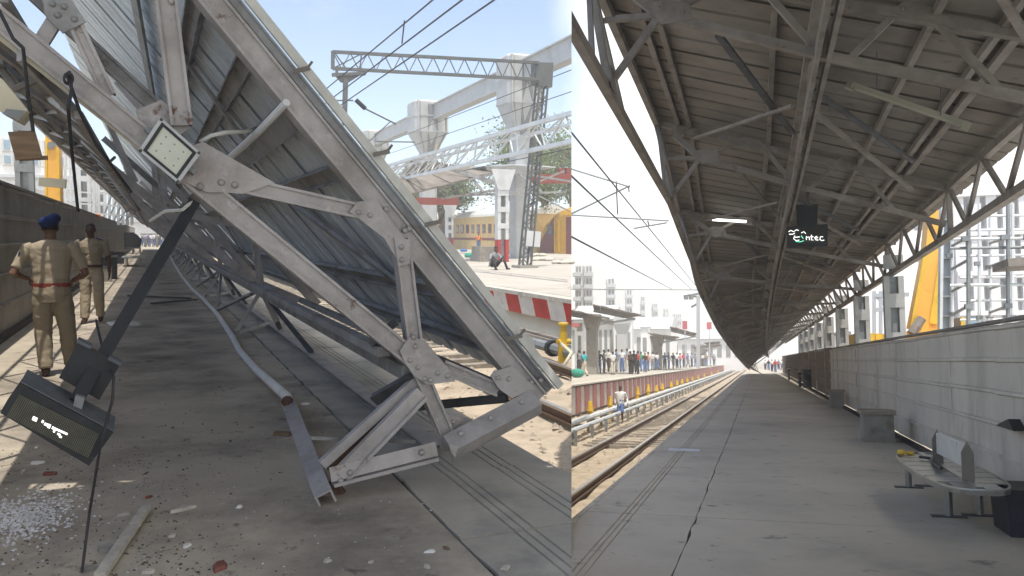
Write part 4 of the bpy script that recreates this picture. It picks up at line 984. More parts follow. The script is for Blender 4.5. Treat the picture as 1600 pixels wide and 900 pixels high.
# three white columns with funnel capitals, one beam threads them
zc = 13.0
caps = []
for i, (px, pt_, pm, pn, wpx, lb) in enumerate(((812, 90, 164, 212, 56, 'tallest white column with a funnel capital behind the lattice mast'), (668, 160, 208, 240, 52, 'middle white column with a funnel capital left of the mast'), (586, 205, 232, 262, 38, 'farthest and smallest white column with a funnel capital'))):
    y = L.fl(px, pt_, zc).y; c = L.at(px, pt_, y); caps.append((c.x, y)); zm, zn = L.at(px, pm, y).z, L.at(px, pn, y).z
    w = abs(L.at(px + wpx / 2, pt_, y).x - L.at(px - wpx / 2, pt_, y).x)
    t = thing(L, 'funnel_column', lb, 'column', (c.x, y, 0), 'white funnel columns')
    def oct_(r, z, ch=.3): 
        q = r * ch
        return [(c.x + a, y + b, z) for a, b in ((-r, -r + q), (-r + q, -r), (r - q, -r), (r, -r + q), (r, r - q), (r - q, r), (-r + q, r), (-r, r - q))]
    h = w / 2; sh = w * .21
    obj('capital', MB().rings([oct_(sh, zn), oct_(h, zm), oct_(h, zc - .15), oct_(h * .9, zc)]), 'capital_grey', t)
    obj('shaft', MB().rings([oct_(sh, 0, .15), oct_(sh, zn + .05, .15)]), 'capital_grey', t)
    for s in (-.42, .42):
        obj('rib', MB().prism([(c.x + s * w - .05, y - h - .05, zc - .1), (c.x + s * w - .05, y - h - .05, zm), (c.x + s * w * .45 - .05, y - sh - .05, zn), (c.x + s * w * .45 - .05, y - sh + .2, zn), (c.x + s * w - .05, y - h + .2, zm), (c.x + s * w - .05, y - h + .2, zc - .1)], (.1, 0, 0)), 'capital_grey', t)
    obj('recess', MB().prism([(c.x - .15 * w, y - h - .03, zc - .35), (c.x + .15 * w, y - h - .03, zc - .35), (c.x + .15 * w, y - h - .03, zm), (c.x + .08 * w, y - sh - .03, zn), (c.x - .08 * w, y - sh - .03, zn), (c.x - .15 * w, y - h - .03, zm)], (0, .02, 0)), 'grey_steel', t)
    obj('stain', MB().prism([(c.x + .20 * w, y - h - .02, zm + .1), (c.x + .30 * w, y - h - .02, zm + .1), (c.x + .17 * w, y - sh - .02, zn), (c.x + .10 * w, y - sh - .02, zn)], (0, .01, 0)), 'cream_stain', t)
    for zz in (zm, (zm + zc) / 2): obj('band', MB().rings([oct_(h * 1.03, zz - .06), oct_(h * 1.03, zz + .06)]), 'capital_grey', t)
(xa, ya), (xb, yb2) = caps[0], caps[2]
dv = V((xb - xa, yb2 - ya, 0)).normalized()
bm_ = thing(L, 'box_beam', 'long white box beam threading the funnel columns', 'beam', (xa, ya, zc - 1.6))
for i, (s0, s1) in enumerate(((-30, -1.1), (1.1, (V((caps[1][0], caps[1][1], 0)) - V((xa, ya, 0))).length - 1.3), ((V((caps[1][0], caps[1][1], 0)) - V((xa, ya, 0))).length + 1.3, (V((xb, yb2, 0)) - V((xa, ya, 0))).length - 1.2))):
    p, q = V((xa, ya, zc - 1.0)) + dv * s0, V((xa, ya, zc - 1.0)) + dv * s1
    obj('beam_length', MB().bar(p, q, .5, 1.15), 'capital_grey', bm_, clip=True); obj('flange', MB().bar(p, q, .8, .1, EZ, 0, .6).bar(p, q, .8, .1, EZ, 0, -.6), 'capital_grey', bm_, clip=True)
# long white lattice girder of the far shelter edge
t = thing(L, 'lattice_girder', 'long pale three chord lattice girder sloping across the far platform shelter', 'girder', L.atx(760, 250, 12))
g = [(L.atx(893, 177, 12), L.atx(640, 249, 12)), (L.atx(893, 195, 12.6), L.atx(640, 256, 12.6)), (L.atx(893, 221, 12), L.atx(610, 284, 12))]
P = [(V((a.x, a.y - 1.5, a.z)), V((b.x, b.y + 4, (b.z)))) for a, b in g]
girder(t, *P[0], *P[2], 12, 'white_steel', .14, .06, clip=True)
girder(t, *P[1], V(P[2][0]) + V((.03, 0, .02)), V(P[2][1]) + V((.03, 0, .02)), 11, 'white_steel', .11, .05, names=('middle_chord', 'bottom_flange', 'lacing_bar'), clip=True)
girder(t, V(P[0][0]) + V((.02, 0, -.03)), V(P[0][1]) + V((.02, 0, -.03)), *P[1], 11, 'white_steel', .05, .05, names=('top_flange', 'middle_flange', 'lacing_bar'), clip=True)
# shelter
sh = thing(L, 'platform_shelter', 'damaged platform shelter of grey sheets on white columns with red painted feet', 'shelter', L.fl(786, 409))
ysh = L.fl(786, 409).y
def shcol(px, pf, ptop, w):
    b = L.fl(px, pf); top = L.at(px, ptop, b.y).z; red = 1.25
    for s in (-1, 1):
        obj('column', MB().bar((b.x + s * w * .36, b.y, red + .001), (b.x + s * w * .36, b.y, top), w * .28, w * .7, EY), 'white_steel', sh); obj('column_foot', MB().bar((b.x + s * w * .36, b.y, .0), (b.x + s * w * .36, b.y, red), w * .285, w * .71, EY), 'red_base', sh)
    obj('web', MB().bar((b.x, b.y + .05, 0), (b.x, b.y + .05, top), w * .44, w * .25, EY), 'grey_steel', sh)
    for k in range(1, 5):
        zz = red + (top - red) * k / 4; obj('batten_plate', MB().box((b.x - w * .52, b.y - w * .38, zz - .3), (b.x + w * .52, b.y - w * .34, zz)), 'white_steel', sh)
    obj('cap_plate', MB().prism([(b.x - w * .5, b.y - .3, top - .9), (b.x + w * .5, b.y - .3, top - .9), (b.x + w * 1.1, b.y - .3, top + .25), (b.x - w * 1.1, b.y - .3, top + .25)], (0, .06, 0)), 'white_steel', sh)
    obj('plinth', MB().box((b.x - w * 1.5, b.y + .9, 0), (b.x - w * .1, b.y + 2.2, .85)), 'plinth', sh)
    return b, top
b1, tp1 = shcol(784, 409, 272, .66)
b2, tp2 = shcol(702, 394, 322, .62)
roofp = [((606, 284), (735, 258), (772, 270), (640, 305)), ((640, 248), (725, 262), (705, 292), (612, 300)), ((735, 262), (800, 276), (868, 262), (800, 258))]
for i, r in enumerate(roofp):
    dyv = (-3, 2, 4)[i]; ptz = [L.at(x, y, ysh + dyv + (0, 9, 7, -1)[j] * (1 if i != 2 else .3)) for j, (x, y) in enumerate(r)]
    n = 7
    for k in range(n):
        p0, p1 = ptz[0].lerp(ptz[1], k / n), ptz[0].lerp(ptz[1], (k + .96) / n); p3, p2 = ptz[3].lerp(ptz[2], k / n), ptz[3].lerp(ptz[2], (k + .96) / n)
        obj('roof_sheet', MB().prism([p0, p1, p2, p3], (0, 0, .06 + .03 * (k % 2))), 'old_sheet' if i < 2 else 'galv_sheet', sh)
for a, b, w in (((700, 262), (792, 292), .22), ((760, 262), (900, 285), .12), ((650, 300), (780, 270), .12), ((720, 305), (884, 300), .12), ((735, 275), (755, 300), .15), ((800, 262), (846, 300), .15), ((690, 310), (775, 297), .14), ((640, 270), (700, 300), .12), ((780, 310), (880, 268), .1), ((840, 305), (890, 330), .08)):
    obj('rafter', MB().bar(L.at(*a, ysh + 1.5), L.at(*b, ysh + 1.2), w, w * .6, EY), 'silver_dim', sh, clip=True)
t = thing(L, 'red_girder', 'dark red steel girder crossing behind the lattice mast', 'girder', L.at(850, 290, 50))
obj('beam', MB().bar(L.at(815, 280, 50), L.at(892, 279, 50), .3, .62, EZ), 'red_girder', t, clip=True)
for px in (876, 887): obj('upstand', MB().bar(L.at(px, 272, 50), L.at(px, 263, 50), .3, .3, EY), 'red_girder', t)
t = thing(L, 'red_girder', 'dark red steel girder over the second shelter column', 'girder', L.at(690, 320, 56))
obj('beam', MB().bar(L.at(640, 314, 56), L.at(716, 315, 56), .3, .5, EZ), 'red_girder', t)
# train
xt = 30.0
yA, yB = L.atx(870, 393, xt).y, L.atx(640, 380, xt).y + 25
zr = L.atx(860, 333, xt).z; zt = L.atx(860, 319, xt).z
t = thing(L, 'train_coach', 'yellow and maroon striped passenger coach behind the far platform', 'train', (xt, yA, 0))
yC = L.atx(838, 390, xt).y
obj('body', MB().box((xt, yC, -.3), (xt + 3, yB, zr)), 'train_cream', t)
obj('roof', MB().rings([[(xt + 1.5 + 1.55 * math.cos(a), y, zr + (zt - zr) * math.sin(a)) for a in [math.pi * j / 10 for j in range(11)]] + [(xt - .05, y, zr - .05), ][:0] for y in (yC - .1, yB)]), 'train_roof', t)
obj('stripe', MB().box((xt - .015, yC, .95), (xt, yB, 1.2)), 'train_maroon', t); obj('sill_stripe', MB().box((xt - .015, yC, -.3), (xt, yB, -.05)), 'train_maroon', t)
for k in range(26):
    y = yC + 4 + k * 1.55
    if y > yB - 1: break
    f = obj('window', MB().box((xt - .03, y, 1.65), (xt - .001, y + .85, 2.55)), 'train_maroon', t); obj('pane', MB().box((xt - .04, y + .1, 1.75), (xt - .029, y + .75, 2.45)), 'glass_dark', f)
obj('door', MB().box((xt - .03, yC + .8, 0), (xt - .001, yC + 2.6, 2.7)), 'glass_dark', t)
t = thing(L, 'locomotive', 'maroon and gold diesel locomotive at the head of the yellow coach', 'locomotive', (xt, yA, 0))
yL = L.atx(893, 395, xt).y - 4
def arch(x0, y, top, w=3.0): return [(x0, y, -.4)] + [(x0 + w / 2 - w / 2 * math.cos(a), y, top - .8 + .8 * math.sin(a)) for a in [math.pi * j / 8 for j in range(9)]] + [(x0 + w, y, -.4)]
y_s = [yC - .6, yC - 1.5, yC - 3.2, yC - 5, yL - 8]
tops = [zr - 1.6, zr - .5, zr + .25, zr + .6, zr + .7]
obj('body', MB().rings([arch(xt, y, z) for y, z in zip(y_s, tops)]), 'loco_gold', t, clip=True)
obj('side_panel', MB().prism([(xt - .04, y_s[0] - .1, -.3), (xt - .04, y_s[0] - .2, .8), (xt - .04, y_s[2] + .3, 2.6), (xt - .04, y_s[2] - .2, 2.9), (xt - .04, y_s[2] - .2, -.3)], (.035, 0, 0)), 'train_maroon', t, clip=True)
obj('side_panel', MB().box((xt - .04, yL - 7, -.3), (xt - .005, y_s[3] - .6, 2.9)), 'train_maroon', t, clip=True)
obj('window', MB().box((xt - .07, y_s[2] + .0, 1.5), (xt - .042, y_s[2] + 1.0, 2.3)), 'glass_dark', t)
for q in (.35, 1.15): obj('hand_rail', MB().tube([(xt - .1, y_s[2] - q - .15, .2), (xt - .1, y_s[2] - q - .15, 2.7)], .045, 6), 'yellow_paint', t)
# people on the far platform
def sitter():
    P = [(1, [[(rx * math.cos(a), y + ry * math.sin(a), z) for a in [2 * math.pi * j / 9 for j in range(9)]] for z, rx, ry, y in ((.12, .17, .14, -.1), (.4, .19, .13, 0), (.62, .20, .11, .06), (.70, .08, .07, .08))]),
         (0, [[(rx * math.cos(a), .13 + rx * 1.1 * math.sin(a), z) for a in [2 * math.pi * j / 9 for j in range(9)]] for z, rx in ((.66, .05), (.74, .085), (.83, .085), (.89, .03))])]
    mb = MB()
    for s, rs in P: mb.mi(s).rings(rs)
    mb.mi(4).ell((0, .12, .85), .09, .10, .07, 8, 4)
    for s in (-1, 1):
        mb.mi(2).tube([(s * .1, 0, .14), (s * .26, .25, .46), (s * .30, .42, .07)], [.085, .075, .05], 7); mb.mi(3).tube([(s * .30, .40, .04), (s * .33, .55, .03)], [.045, .03], 6)
        mb.mi(1).tube([(s * .19, .05, .60), (s * .30, .1, .42), (s * .24, .26, .44)], [.055, .045, .04], 6); mb.mi(0).tube([(s * .24, .26, .44), (s * .1, .38, .36), (s * .04, .42, .34)], [.036, .03, .02], 6)
    return mb.mesh('person', ['skin_dark', 'cloth_grey', 'cloth_black', 'hair', 'hair'], smooth=True)
smesh = sitter()
put_person(L, smesh, L.fl(772, 421), R_(200), 'person sitting hunched on the far platform in front of the red column foot').scale = (1.12, 1.12, 1.12)
put_person(L, crowd_mesh('orange', 3, 'blue'), L.fl(748, 392), R_(150), 'person in an orange shirt standing beside the yellow coach')
put_person(L, crowd_mesh('black', 1, 'blue'), L.fl(809, 391), R_(120), 'person in dark clothes standing near the lattice mast and the yellow coach')
for (px, py, lb, m, r) in ((724, 393, 'small blue plastic bag on the far platform', 'blue_plastic', .35), (733, 402, 'green cloth bundle on the far platform', 'green_cloth', .5), (745, 407, 'pale heap of rubble on the far platform', 'plaster_chip', .5)):
    c = L.fl(px, py); mb = MB()
    for q in range(4): mb.ell(c + V((jit(r * .5), jit(r * .3), r * .25)), r * .55, r * .45, r * .38, 8, 5)
    single(L, 'bundle', mb, m, lb, 'bundle', smooth=True)
hp = L.fl(700, 400)
for i, (px, py) in enumerate(((836, 400), (846, 407), (885, 412))):
    c = L.fl(px, py); mb = MB()
    for q in range(6): mb.ell(c + V((jit(.5), jit(.5), .08)), .3, .25, .14, 7, 4)
    single(L, 'rubble_heap', mb, 'plaster_chip', 'small heap of rubble on the sunlit far platform, %s of three' % ['nearest to the mast', 'middle one', 'rightmost'][i], 'rubble', 'rubble heaps on the far platform')
# yellow hydrant and hose between the tracks
hb = L.fl(880, 566, -.9)
t = thing(L, 'hydrant', 'yellow water hydrant on the dark pipe at the right beside the rails', 'hydrant', hb)
obj('body', MB().tube([hb, hb + EZ * .35], .10, 10).tube([hb + EZ * .33, hb + EZ * .60], .075, 10).tube([hb + EZ * .58, hb + EZ * .72], .055, 8), 'yellow_paint', t)
obj('spout', MB().tube([hb + V((-.14, 0, .40)), hb + V((.14, 0, .40))], .05, 8), 'yellow_paint', t); obj('wheel', MB().tube([hb + EZ * .72, hb + EZ * .76], .10, 10), 'yellow_paint', t)
obj('hose', MB().tube([hb + V((-.1, -.1, .38)), hb + V((-.08, -.5, .25)), hb + V((-.35, -.7, .05))], .035, 7), 'cream_stain', t, smooth=True)
t = thing(L, 'water_pipe', 'dark water pipe on low supports running beside the far rail', 'pipe', hb + V((.0, -2, -.02)))
obj('pipe', MB().tube([V((hb.x + .05, 6, -.70)), V((hb.x + .05, 70, -.70))], .11, 8), 'grey_steel', t, clip=True)
for k in range(8): obj('flange', MB().tube([V((hb.x + .05, hb.y - 1.1 + k * 1.6, -.70)), V((hb.x + .05, hb.y - .98 + k * 1.6, -.70))], .17, 10), 'black_case' if k < 2 else 'grey_steel', t, clip=True)
# trees behind the train
for i, (px, yy, h, r, lb) in enumerate(((802, 62, 9.0, 4.0, 'leafy tree left of the lattice mast behind the train'), (850, 75, 13.0, 5.0, 'tall pale leafy tree behind the lattice mast'), (893, 80, 11.0, 5.0, 'bushy tree at the right edge of the left view'), (690, 85, 8.0, 5.0, 'low tree behind the second shelter column'), (640, 95, 8.0, 5.0, 'low far tree showing beneath the shelter roof'))):
    c = L.at(px, 366, yy); tree(L, (c.x, c.y, 0), h, r, lb, 'leaf', 'trees behind the train', 6500, i + 3)
for o in [q for q in bpy.data.objects if q.name.startswith('broadleaf_tree')]: pass
# ================================================================== RIGHT PLACE: the canopy still standing near the viewer
plat_r = single(R, 'platform', MB().box((-1.72, -8, -1.1), (3.4, 170, -.02)), 'joint_dirt', kind='structure', clip=True, loc=(0, 0, 0))
ys = [-8, 2.5, 8.6, 15.2, 22.8, 31] + [40 + 9 * k for k in range(15)]
for i in range(len(ys) - 1):
    # the long joint that runs down the platform is broken and uneven
    rnd = random.Random(i + 40); n = max(6, int((ys[i + 1] - ys[i]) / .28)); lft, rgt = [], []
    y_a, y_b = ys[i] + .008, ys[i + 1] - .006
    for j in range(n + 1):
        y = y_a + (y_b - y_a) * j / n; w = rnd.uniform(.002, .011) + (.012 if rnd.random() > .85 else 0); c = -.635 + rnd.uniform(-.014, .014)
        lft.append((c - w, y)); rgt.append((c + w * .6, y))
    a = MB(); g = [-1.36, -1.31, -1.255]; xs = [(-1.74, 0)]
    for q in g: xs += [(q - .008, 0), (q - .004, -.012), (q + .004, -.012), (q + .008, 0)]
    a.rings([[(x, y, z) for x, z in xs] + [(l, y, 0), (l, y, -.1), (-1.74, y, -.1)] for l, y in lft])
    obj('edge_slab', a, 'floor_right', plat_r, clip=True)
    obj('concrete_slab', MB().rings([[(l, y, .0), (1.2, y, 0), (3.4, y, 0), (3.4, y, -.1), (l, y, -.1)] for l, y in rgt]), 'floor_right', plat_r, clip=True)
for k in range(120):
    y = 5 + k * .9
    obj('edge_stone', MB().box((-1.80, y + .006, -.16), (-1.742, y + .894, .004)), 'plaster_chip', plat_r, clip=True)
sheet_grid(R, 'track_bed', -13.4, -1.74, 2, 260, -1.0, 40, 200, .09, 'sand_bed')
sheet_grid(R, 'ground', -600, 500, 20, 1500, -1.35, 30, 60, .1, 'earth')
for x, nm in ((-3.25, 'rail of the near track partly hidden by the platform edge'), (R.fl(893, 722, -.9).x, 'rusty rail running past the walking man in white'), (R.fl(893, 641, -.9).x, 'nearer rail below the striped kerb of the busy platform'), (R.fl(893, 629, -.9).x, 'farther rail below the striped kerb of the busy platform')):
    rail_line(R, x, 4, 220, -.97, nm, 'rails on the right of the picture')
sleepers(R, (R.fl(893, 722, -.9).x - 3.25) / 2, 2.6, 10, 60, -1.02, 'buried sleeper of the near track beside the shaded platform', 'sleepers beside the shaded platform')
sg = MB(); rnd = random.Random(9)
for _ in range(2400):
    y = 7 + 70 * rnd.random() ** 1.5; crumb(sg, V((rnd.uniform(-13, -1.9), y, -.98)), rnd.uniform(.02, .05) * (1 + y * .02), rnd)
single(R, 'track_stones', sg, 'stone', 'pale ballast stones strewn along the tracks left of the shaded platform', None, kind='stuff', loc=(0, 0, 0), clip=True)
single(R, 'paint_mark', MB().prism([R.fl(x, y, .003) for x, y in ((1046, 700), (1094, 702), (1092, 706), (1043, 704))], (0, 0, .002)), 'white_powder', 'pale worn paint mark on the shaded platform near its edge', 'paint mark')

# ---- canopy
TB = R.atx(1048, 314, -1.4).y; SP = 6.2
PV = V((2.95, 0, R.atx(1420, 410, 2.95).z))
dr = [(0, 0.0), (TB, 0.0)]
z0c = R.atx(1048, 314, -1.4).z
for px, py in ((1093, 425), (1110, 470), (1120, 500), (1143, 545)):
    p = R.atx(px, py, -1.4); dr.append((p.y, max(dr[-1][1] + .02, z0c - p.z)))
dr.append((110, 4.15)); dr.append((200, 4.2))
def tw(p):
    y = p.y; d = 0
    for (a, da), (b, db) in zip(dr[:-1], dr[1:]):
        if a <= y <= b: d = da + (db - da) * (y - a) / (b - a)
    if d == 0: return p
    s = min(.97, d / 4.35); c = math.sqrt(1 - s * s); dx, dz = p.x - PV.x, p.z - PV.z
    return V((PV.x + dx * c - dz * s, y, PV.z + dz * c + dx * s))
def cob(name, mb, m, parent=None, **k):
    mb.v = [tw(p) for p in mb.v]; return obj(name, mb, m, parent or rc, **k)
rc = thing(R, 'platform_canopy', 'dark riveted canopy over the shaded platform, its far end sagging down to the left', 'canopy', (0, TB, 0))
def B(px, py): p = R.at(px, py, TB); return V((p.x, 0, p.z))
tA = B(1040, 194); tB_ = B(1480, 292)
sl = (tB_.z - tA.z) / (tB_.x - tA.x)
def roofz(x): return tA.z + sl * (x - tA.x) + .10
xl, xr = -1.66, 3.25
Yn = [TB + SP * k for k in range(-3, 14)]
node, cen = B(1094, 245), B(1243, 289)
cr, en = B(1266, 294), B(1478, 350)
pk1a, pk1b, pk2a, pk2b = B(1152, 222), B(1190, 226), B(1312, 250), B(1338, 256)
fasc_lo = V((-1.4, 0, z0c)); fasc_up = V((-1.62, 0, roofz(-1.62) - .12))
rlo = V((2.95, 0, PV.z)); rup = V((2.95, 0, roofz(2.95) - .12))
vis = MATS
for k, y in enumerate(Yn):
    O = V((0, y, 0)); far = k > 8; near_clip = k < 3
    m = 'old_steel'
    def br(name, a, b, w, d, dy=0.0, mm=None):
        w *= .74; return cob(name, MB().chan(a + O + EY * dy, b + O + EY * dy, w, d, .012) if not far else MB().bar(a + O, b + O, w, d, EY), mm or m, clip=near_clip)
    br('rafter', V((xl + .1, 0, roofz(xl + .1) - .11)), V((xr - .1, 0, roofz(xr - .1) - .11)), .12, .08)
    br('lower_chord', B(1053, 209), node, .13, .08, .01); br('lower_chord', node, cen, .11, .08); br('lower_chord', cen, en, .11, .08)
    br('diagonal_brace', node, pk1a, .085, .06, .02); br('diagonal_brace', pk1b, cen, .085, .06, .02)
    br('diagonal_brace', cr, pk2a, .085, .06, .02); br('diagonal_brace', pk2b, B(1398, 328), .085, .06, .02)
    br('hanger', node, fasc_lo + V((.05, 0, .14)), .085, .06, .03); br('hanger', node, fasc_lo.lerp(fasc_up, .55) + V((.06, 0, 0)), .06, .05, .05)
    br('tie', B(1053, 246), node, .08, .06, .03)
    if not far:
        for nm, pts in (('gusset_plate', [(1084, 236), (1100, 232), (1122, 238), (1126, 252), (1096, 256)]), ('gusset_plate', [(1146, 226), (1160, 214), (1186, 218), (1198, 232), (1182, 236)]),
                        ('gusset_plate', [(1302, 254), (1316, 244), (1336, 250), (1348, 262), (1326, 264)]), ('gusset_plate', [(1050, 200), (1066, 204), (1070, 214), (1054, 216)])):
            g = cob(nm, MB().prism([B(*p) + O - EY * .02 for p in pts], (0, .012, 0)), m, clip=near_clip)
            if k in (2, 3, 4):
                mid = sum((B(*p) for p in pts), V()) / len(pts)
                for s in (-.12, .12): cob('bolt', MB().dome(mid + O + V((s, -.022, -s * .3)), (0, -1, 0), .022, .016, 6), m, g)
    # plan ties from the left eave towards the centre girder, one each bay
    ym = y - SP * .55
    cob('plan_tie', MB().bar(V((-1.0, y - .1, roofz(-1.0) - .28)), V((.5, ym, roofz(.5) - .35)), .07, .04), m, clip=near_clip)
    cob('plan_tie', MB().bar(V((2.4, y - .1, roofz(2.4) - .3)), V((.7, ym, roofz(.7) - .35)), .07, .04), m, clip=near_clip)
    cob('plan_tie', MB().bar(V((-.35, ym - 1.6, roofz(-.35) - .2)), V((.55, ym + 1.5, roofz(.55) - .3)), .08, .04), 'steel_dark' if k % 2 else m, clip=near_clip)
    cob('plan_tie', MB().bar(V((2.2, ym + 1.9, roofz(2.2) - .22)), V((.7, ym - .7, roofz(.7) - .32)), .07, .04), 'steel_dark', clip=near_clip)
    # edge girder verticals and V bracing on both sides
    for lo, up, nm in ((fasc_lo, fasc_up, 'edge_brace'), (rlo, rup, 'edge_brace')):
        w = .075
        cob(nm, MB().bar(lo + O, up + O, w, w * .7, EY), m, clip=near_clip)
        if lo is rlo:
            for j in range(3):
                a, b, c = y + SP * j / 3, y + SP * (j + .5) / 3, y + SP * (j + 1) / 3
                cob(nm, MB().bar(up + V((0, a, 0)), lo + V((0, b, 0)), w, .05, EX).bar(lo + V((.01, b, 0)), up + V((.01, c, 0)), w, .05, EX), m)
        else:
            cob(nm, MB().bar(up + O, lo + O + EY * .9, w, .05, EX).bar(lo + O - EY * .9, up + O + EX * .01, w, .05, EX), m, clip=near_clip)
            cob('gusset_plate', MB().prism([lo + O + V((.04, -.16, 0)), lo + O + V((.04, .16, 0)), lo + O + V((.02, .10, .24)), lo + O + V((.02, -.10, .24))], (.012, 0, 0)), m, clip=near_clip)
    # longitudinal members of this bay
    ye = y + SP
    def lon(name, p, w, h, mm=m, up=EZ):
        q = MB(); st = 3
        for j in range(st): q.bar(V((p.x, y + SP * j / st, p.z)), V((p.x, y + SP * (j + 1) / st + .004, p.z)), w, h, up)
        return cob(name, q, mm, clip=near_clip)
    lon('edge_chord', fasc_lo + V((-.02, 0, 0)), .085, .11)
    lon('edge_chord', fasc_up, .09, .12)
    lon('edge_chord', rlo, .11, .10); lon('edge_chord', rup, .09, .09); lon('edge_chord', rlo + V((.09, 0, .08)), .02, .1)
    lon('ridge_girder', cen + V((-.05, 0, 0)), .045, .12); lon('ridge_girder', cen + V((.055, 0, 0)), .045, .12)
    lon('ridge_girder', V((cen.x, 0, roofz(cen.x) - .14)), .16, .10)
    for j in range(4):
        a, b = y + SP * j / 4, y + SP * (j + 1) / 4
        cob('web_brace', MB().bar(V((cen.x, a, cen.z)), V((cen.x, b, roofz(cen.x) - .2)) if j % 2 == 0 else V((cen.x, b, cen.z)), .05, .05, EX) if j % 2 == 0 else MB().bar(V((cen.x, a, roofz(cen.x) - .2)), V((cen.x, b, cen.z)), .05, .05, EX), m, clip=near_clip)
    for px, py in ((1078, 175), (1200, 200), (1340, 200), (1400, 260)):
        p = B(px, py); lon('purlin', V((p.x, 0, roofz(p.x) - .045)), .065, .08, 'old_steel')
    p = B(1038, 194); lon('purlin', V((-1.25, 0, roofz(-1.25) - .045)), .07, .07)
    p = B(1480, 292); lon('purlin', V((2.35, 0, roofz(2.35) - .045)), .09, .06)
def rsheet(y):
    r = roof_panel_mesh((xl, roofz(xl)), (xr, roofz(xr)), y, 1.0, 2, .05, q=(.84, .87, .97)); dz = jit(.006)
    r.v = [p + V((0, 0, dz)) for p in r.v]
    return r
y = Yn[0]; k = 0
while y < Yn[-1] + SP - .5:
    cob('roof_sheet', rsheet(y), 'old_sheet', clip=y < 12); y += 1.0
cob('edge_trim', MB().bar((xl - .03, 5.5, roofz(xl) - .02), (xl - .03, TB, roofz(xl) - .02), .03, .14), 'old_steel', clip=True)
for k, y in enumerate(Yn):
    if k < 4 or k > 11: 
        if k != 1 and k != 0: continue
    x = 2.98; top = PV.z - .06
    c = MB()
    w = .42
    for s in (-1, 1): c.bar((x + s * .36 * w, y, 0), (x + s * .36 * w, y, top), w * .28, .26, EY)
    g = obj('column', c, 'pillar_steel', rc)
    c = MB().box((x - .2, y - .02, 0), (x + .2, y + .06, 1.95))
    obj('web', MB().bar((x, y + .02, 0), (x, y + .02, top), w * .45, .06, EY), 'grey_steel', g)
    for j in range(5): obj('batten_plate', MB().box((x - w * .5, y - .145, j * .88 + .1), (x + w * .5, y - .13, j * .88 + .42)), 'pillar_steel', g)
# ---- lamps and the indicator hung under it
t = thing(R, 'tube_light', 'lit white fluorescent tube under the third truss of the dark canopy', 'tube light', tw(R.at(1140, 345, TB + SP)))
y = TB + SP - .2
obj('tube', MB().tube([R.at(1113, 343, y), R.at(1166, 346, y)], .03, 8), 'tube_lit', t); obj('batten', MB().bar(R.at(1112, 341, y), R.at(1167, 344, y), .05, .03, EY), 'old_steel', t)
t = thing(R, 'tube_light', 'unlit cream fluorescent tube hanging under the right half of the dark canopy', 'tube light', R.at(1420, 165, 9.4))
obj('tube', MB().tube([R.at(1336, 138, 9.4), R.at(1500, 196, 9.6)], .020, 8), 'tube_off', t); obj('batten', MB().bar(R.at(1330, 132, 9.4), R.at(1508, 194, 9.6), .055, .04, EY), 'tube_off', t)
for (px, py) in ((1328, 133), (1508, 197)): obj('end_cap', MB().bar(R.at(px - 5, py - 2, 9.45), R.at(px + 7, py + 3, 9.45), .09, .06, EY), 'tube_off', t)
for (px, py) in ((1370, 144), (1470, 180)): obj('hanger_rod', MB().tube([R.at(px, py, 9.5), R.at(px, py - 62, 9.5)], .006, 5), 'steel_dark', t)
yD = 17.2
t = thing(R, 'indicator_board', 'lit indicator board hanging from a rod under the middle of the standing canopy', 'indicator board', R.at(1261, 384, yD))
obj('case', MB().prism([R.at(*p, yD) for p in ((1229, 354), (1293, 350), (1293, 384), (1230, 385))], (0, .22, 0)), 'black_case', t)
obj('upper_box', MB().prism([R.at(*p, yD + .02) for p in ((1244, 320), (1278, 319), (1277, 353), (1246, 354))], (0, .2, 0)), 'black_case', t)
obj('rod', MB().tube([R.at(1262, 322, yD + .1), R.at(1262, 206, yD + .1)], .022, 8), 'steel_dark', t)
sc = obj('screen', MB().prism([R.at(*p, yD - .006) for p in ((1231, 357), (1291, 354), (1291, 380), (1232, 382))], (0, .005, 0)), 'led_board', t)
lt = MB(); lg = MB()
def stroke(mb, pts, r=.008): mb.tube([R.at(x, y, yD - .012) for x, y in pts], r, 4)
for pts in ([(1232, 362), (1236, 360), (1240, 362), (1244, 359), (1248, 360)], [(1233, 366), (1239, 366), (1242, 364)], [(1242, 368), (1240, 373), (1244, 376), (1249, 375)], [(1241, 371), (1250, 370)], [(1252, 364), (1256, 362), (1259, 365)], [(1260, 369), (1260, 375)], [(1260, 371), (1264, 370), (1265, 375)],
            [(1268, 367), (1268, 375), (1271, 375)], [(1266, 370), (1271, 370)], [(1273, 373), (1278, 371), (1276, 369), (1273, 371), (1275, 375), (1279, 375)], [(1286, 370), (1282, 370), (1281, 374), (1284, 376), (1288, 375)]): stroke(lt, pts)
for pts in ([(1243, 377), (1250, 378), (1256, 376)], [(1252, 368), (1255, 373)]): stroke(lg, pts, .007)
obj('lit_text', lt, 'led_lit', sc); obj('lit_text', lg, 'led_green', sc)
wire(R, [R.at(1248, 205, 16), R.at(1244, 250, 16.5), R.at(1222, 330, 17), R.at(1220, 352, 17)], 'slack cable hanging beside the rod of the lit indicator board', .014, clip=False, name='loose_cable', cat='cable', m='old_steel')

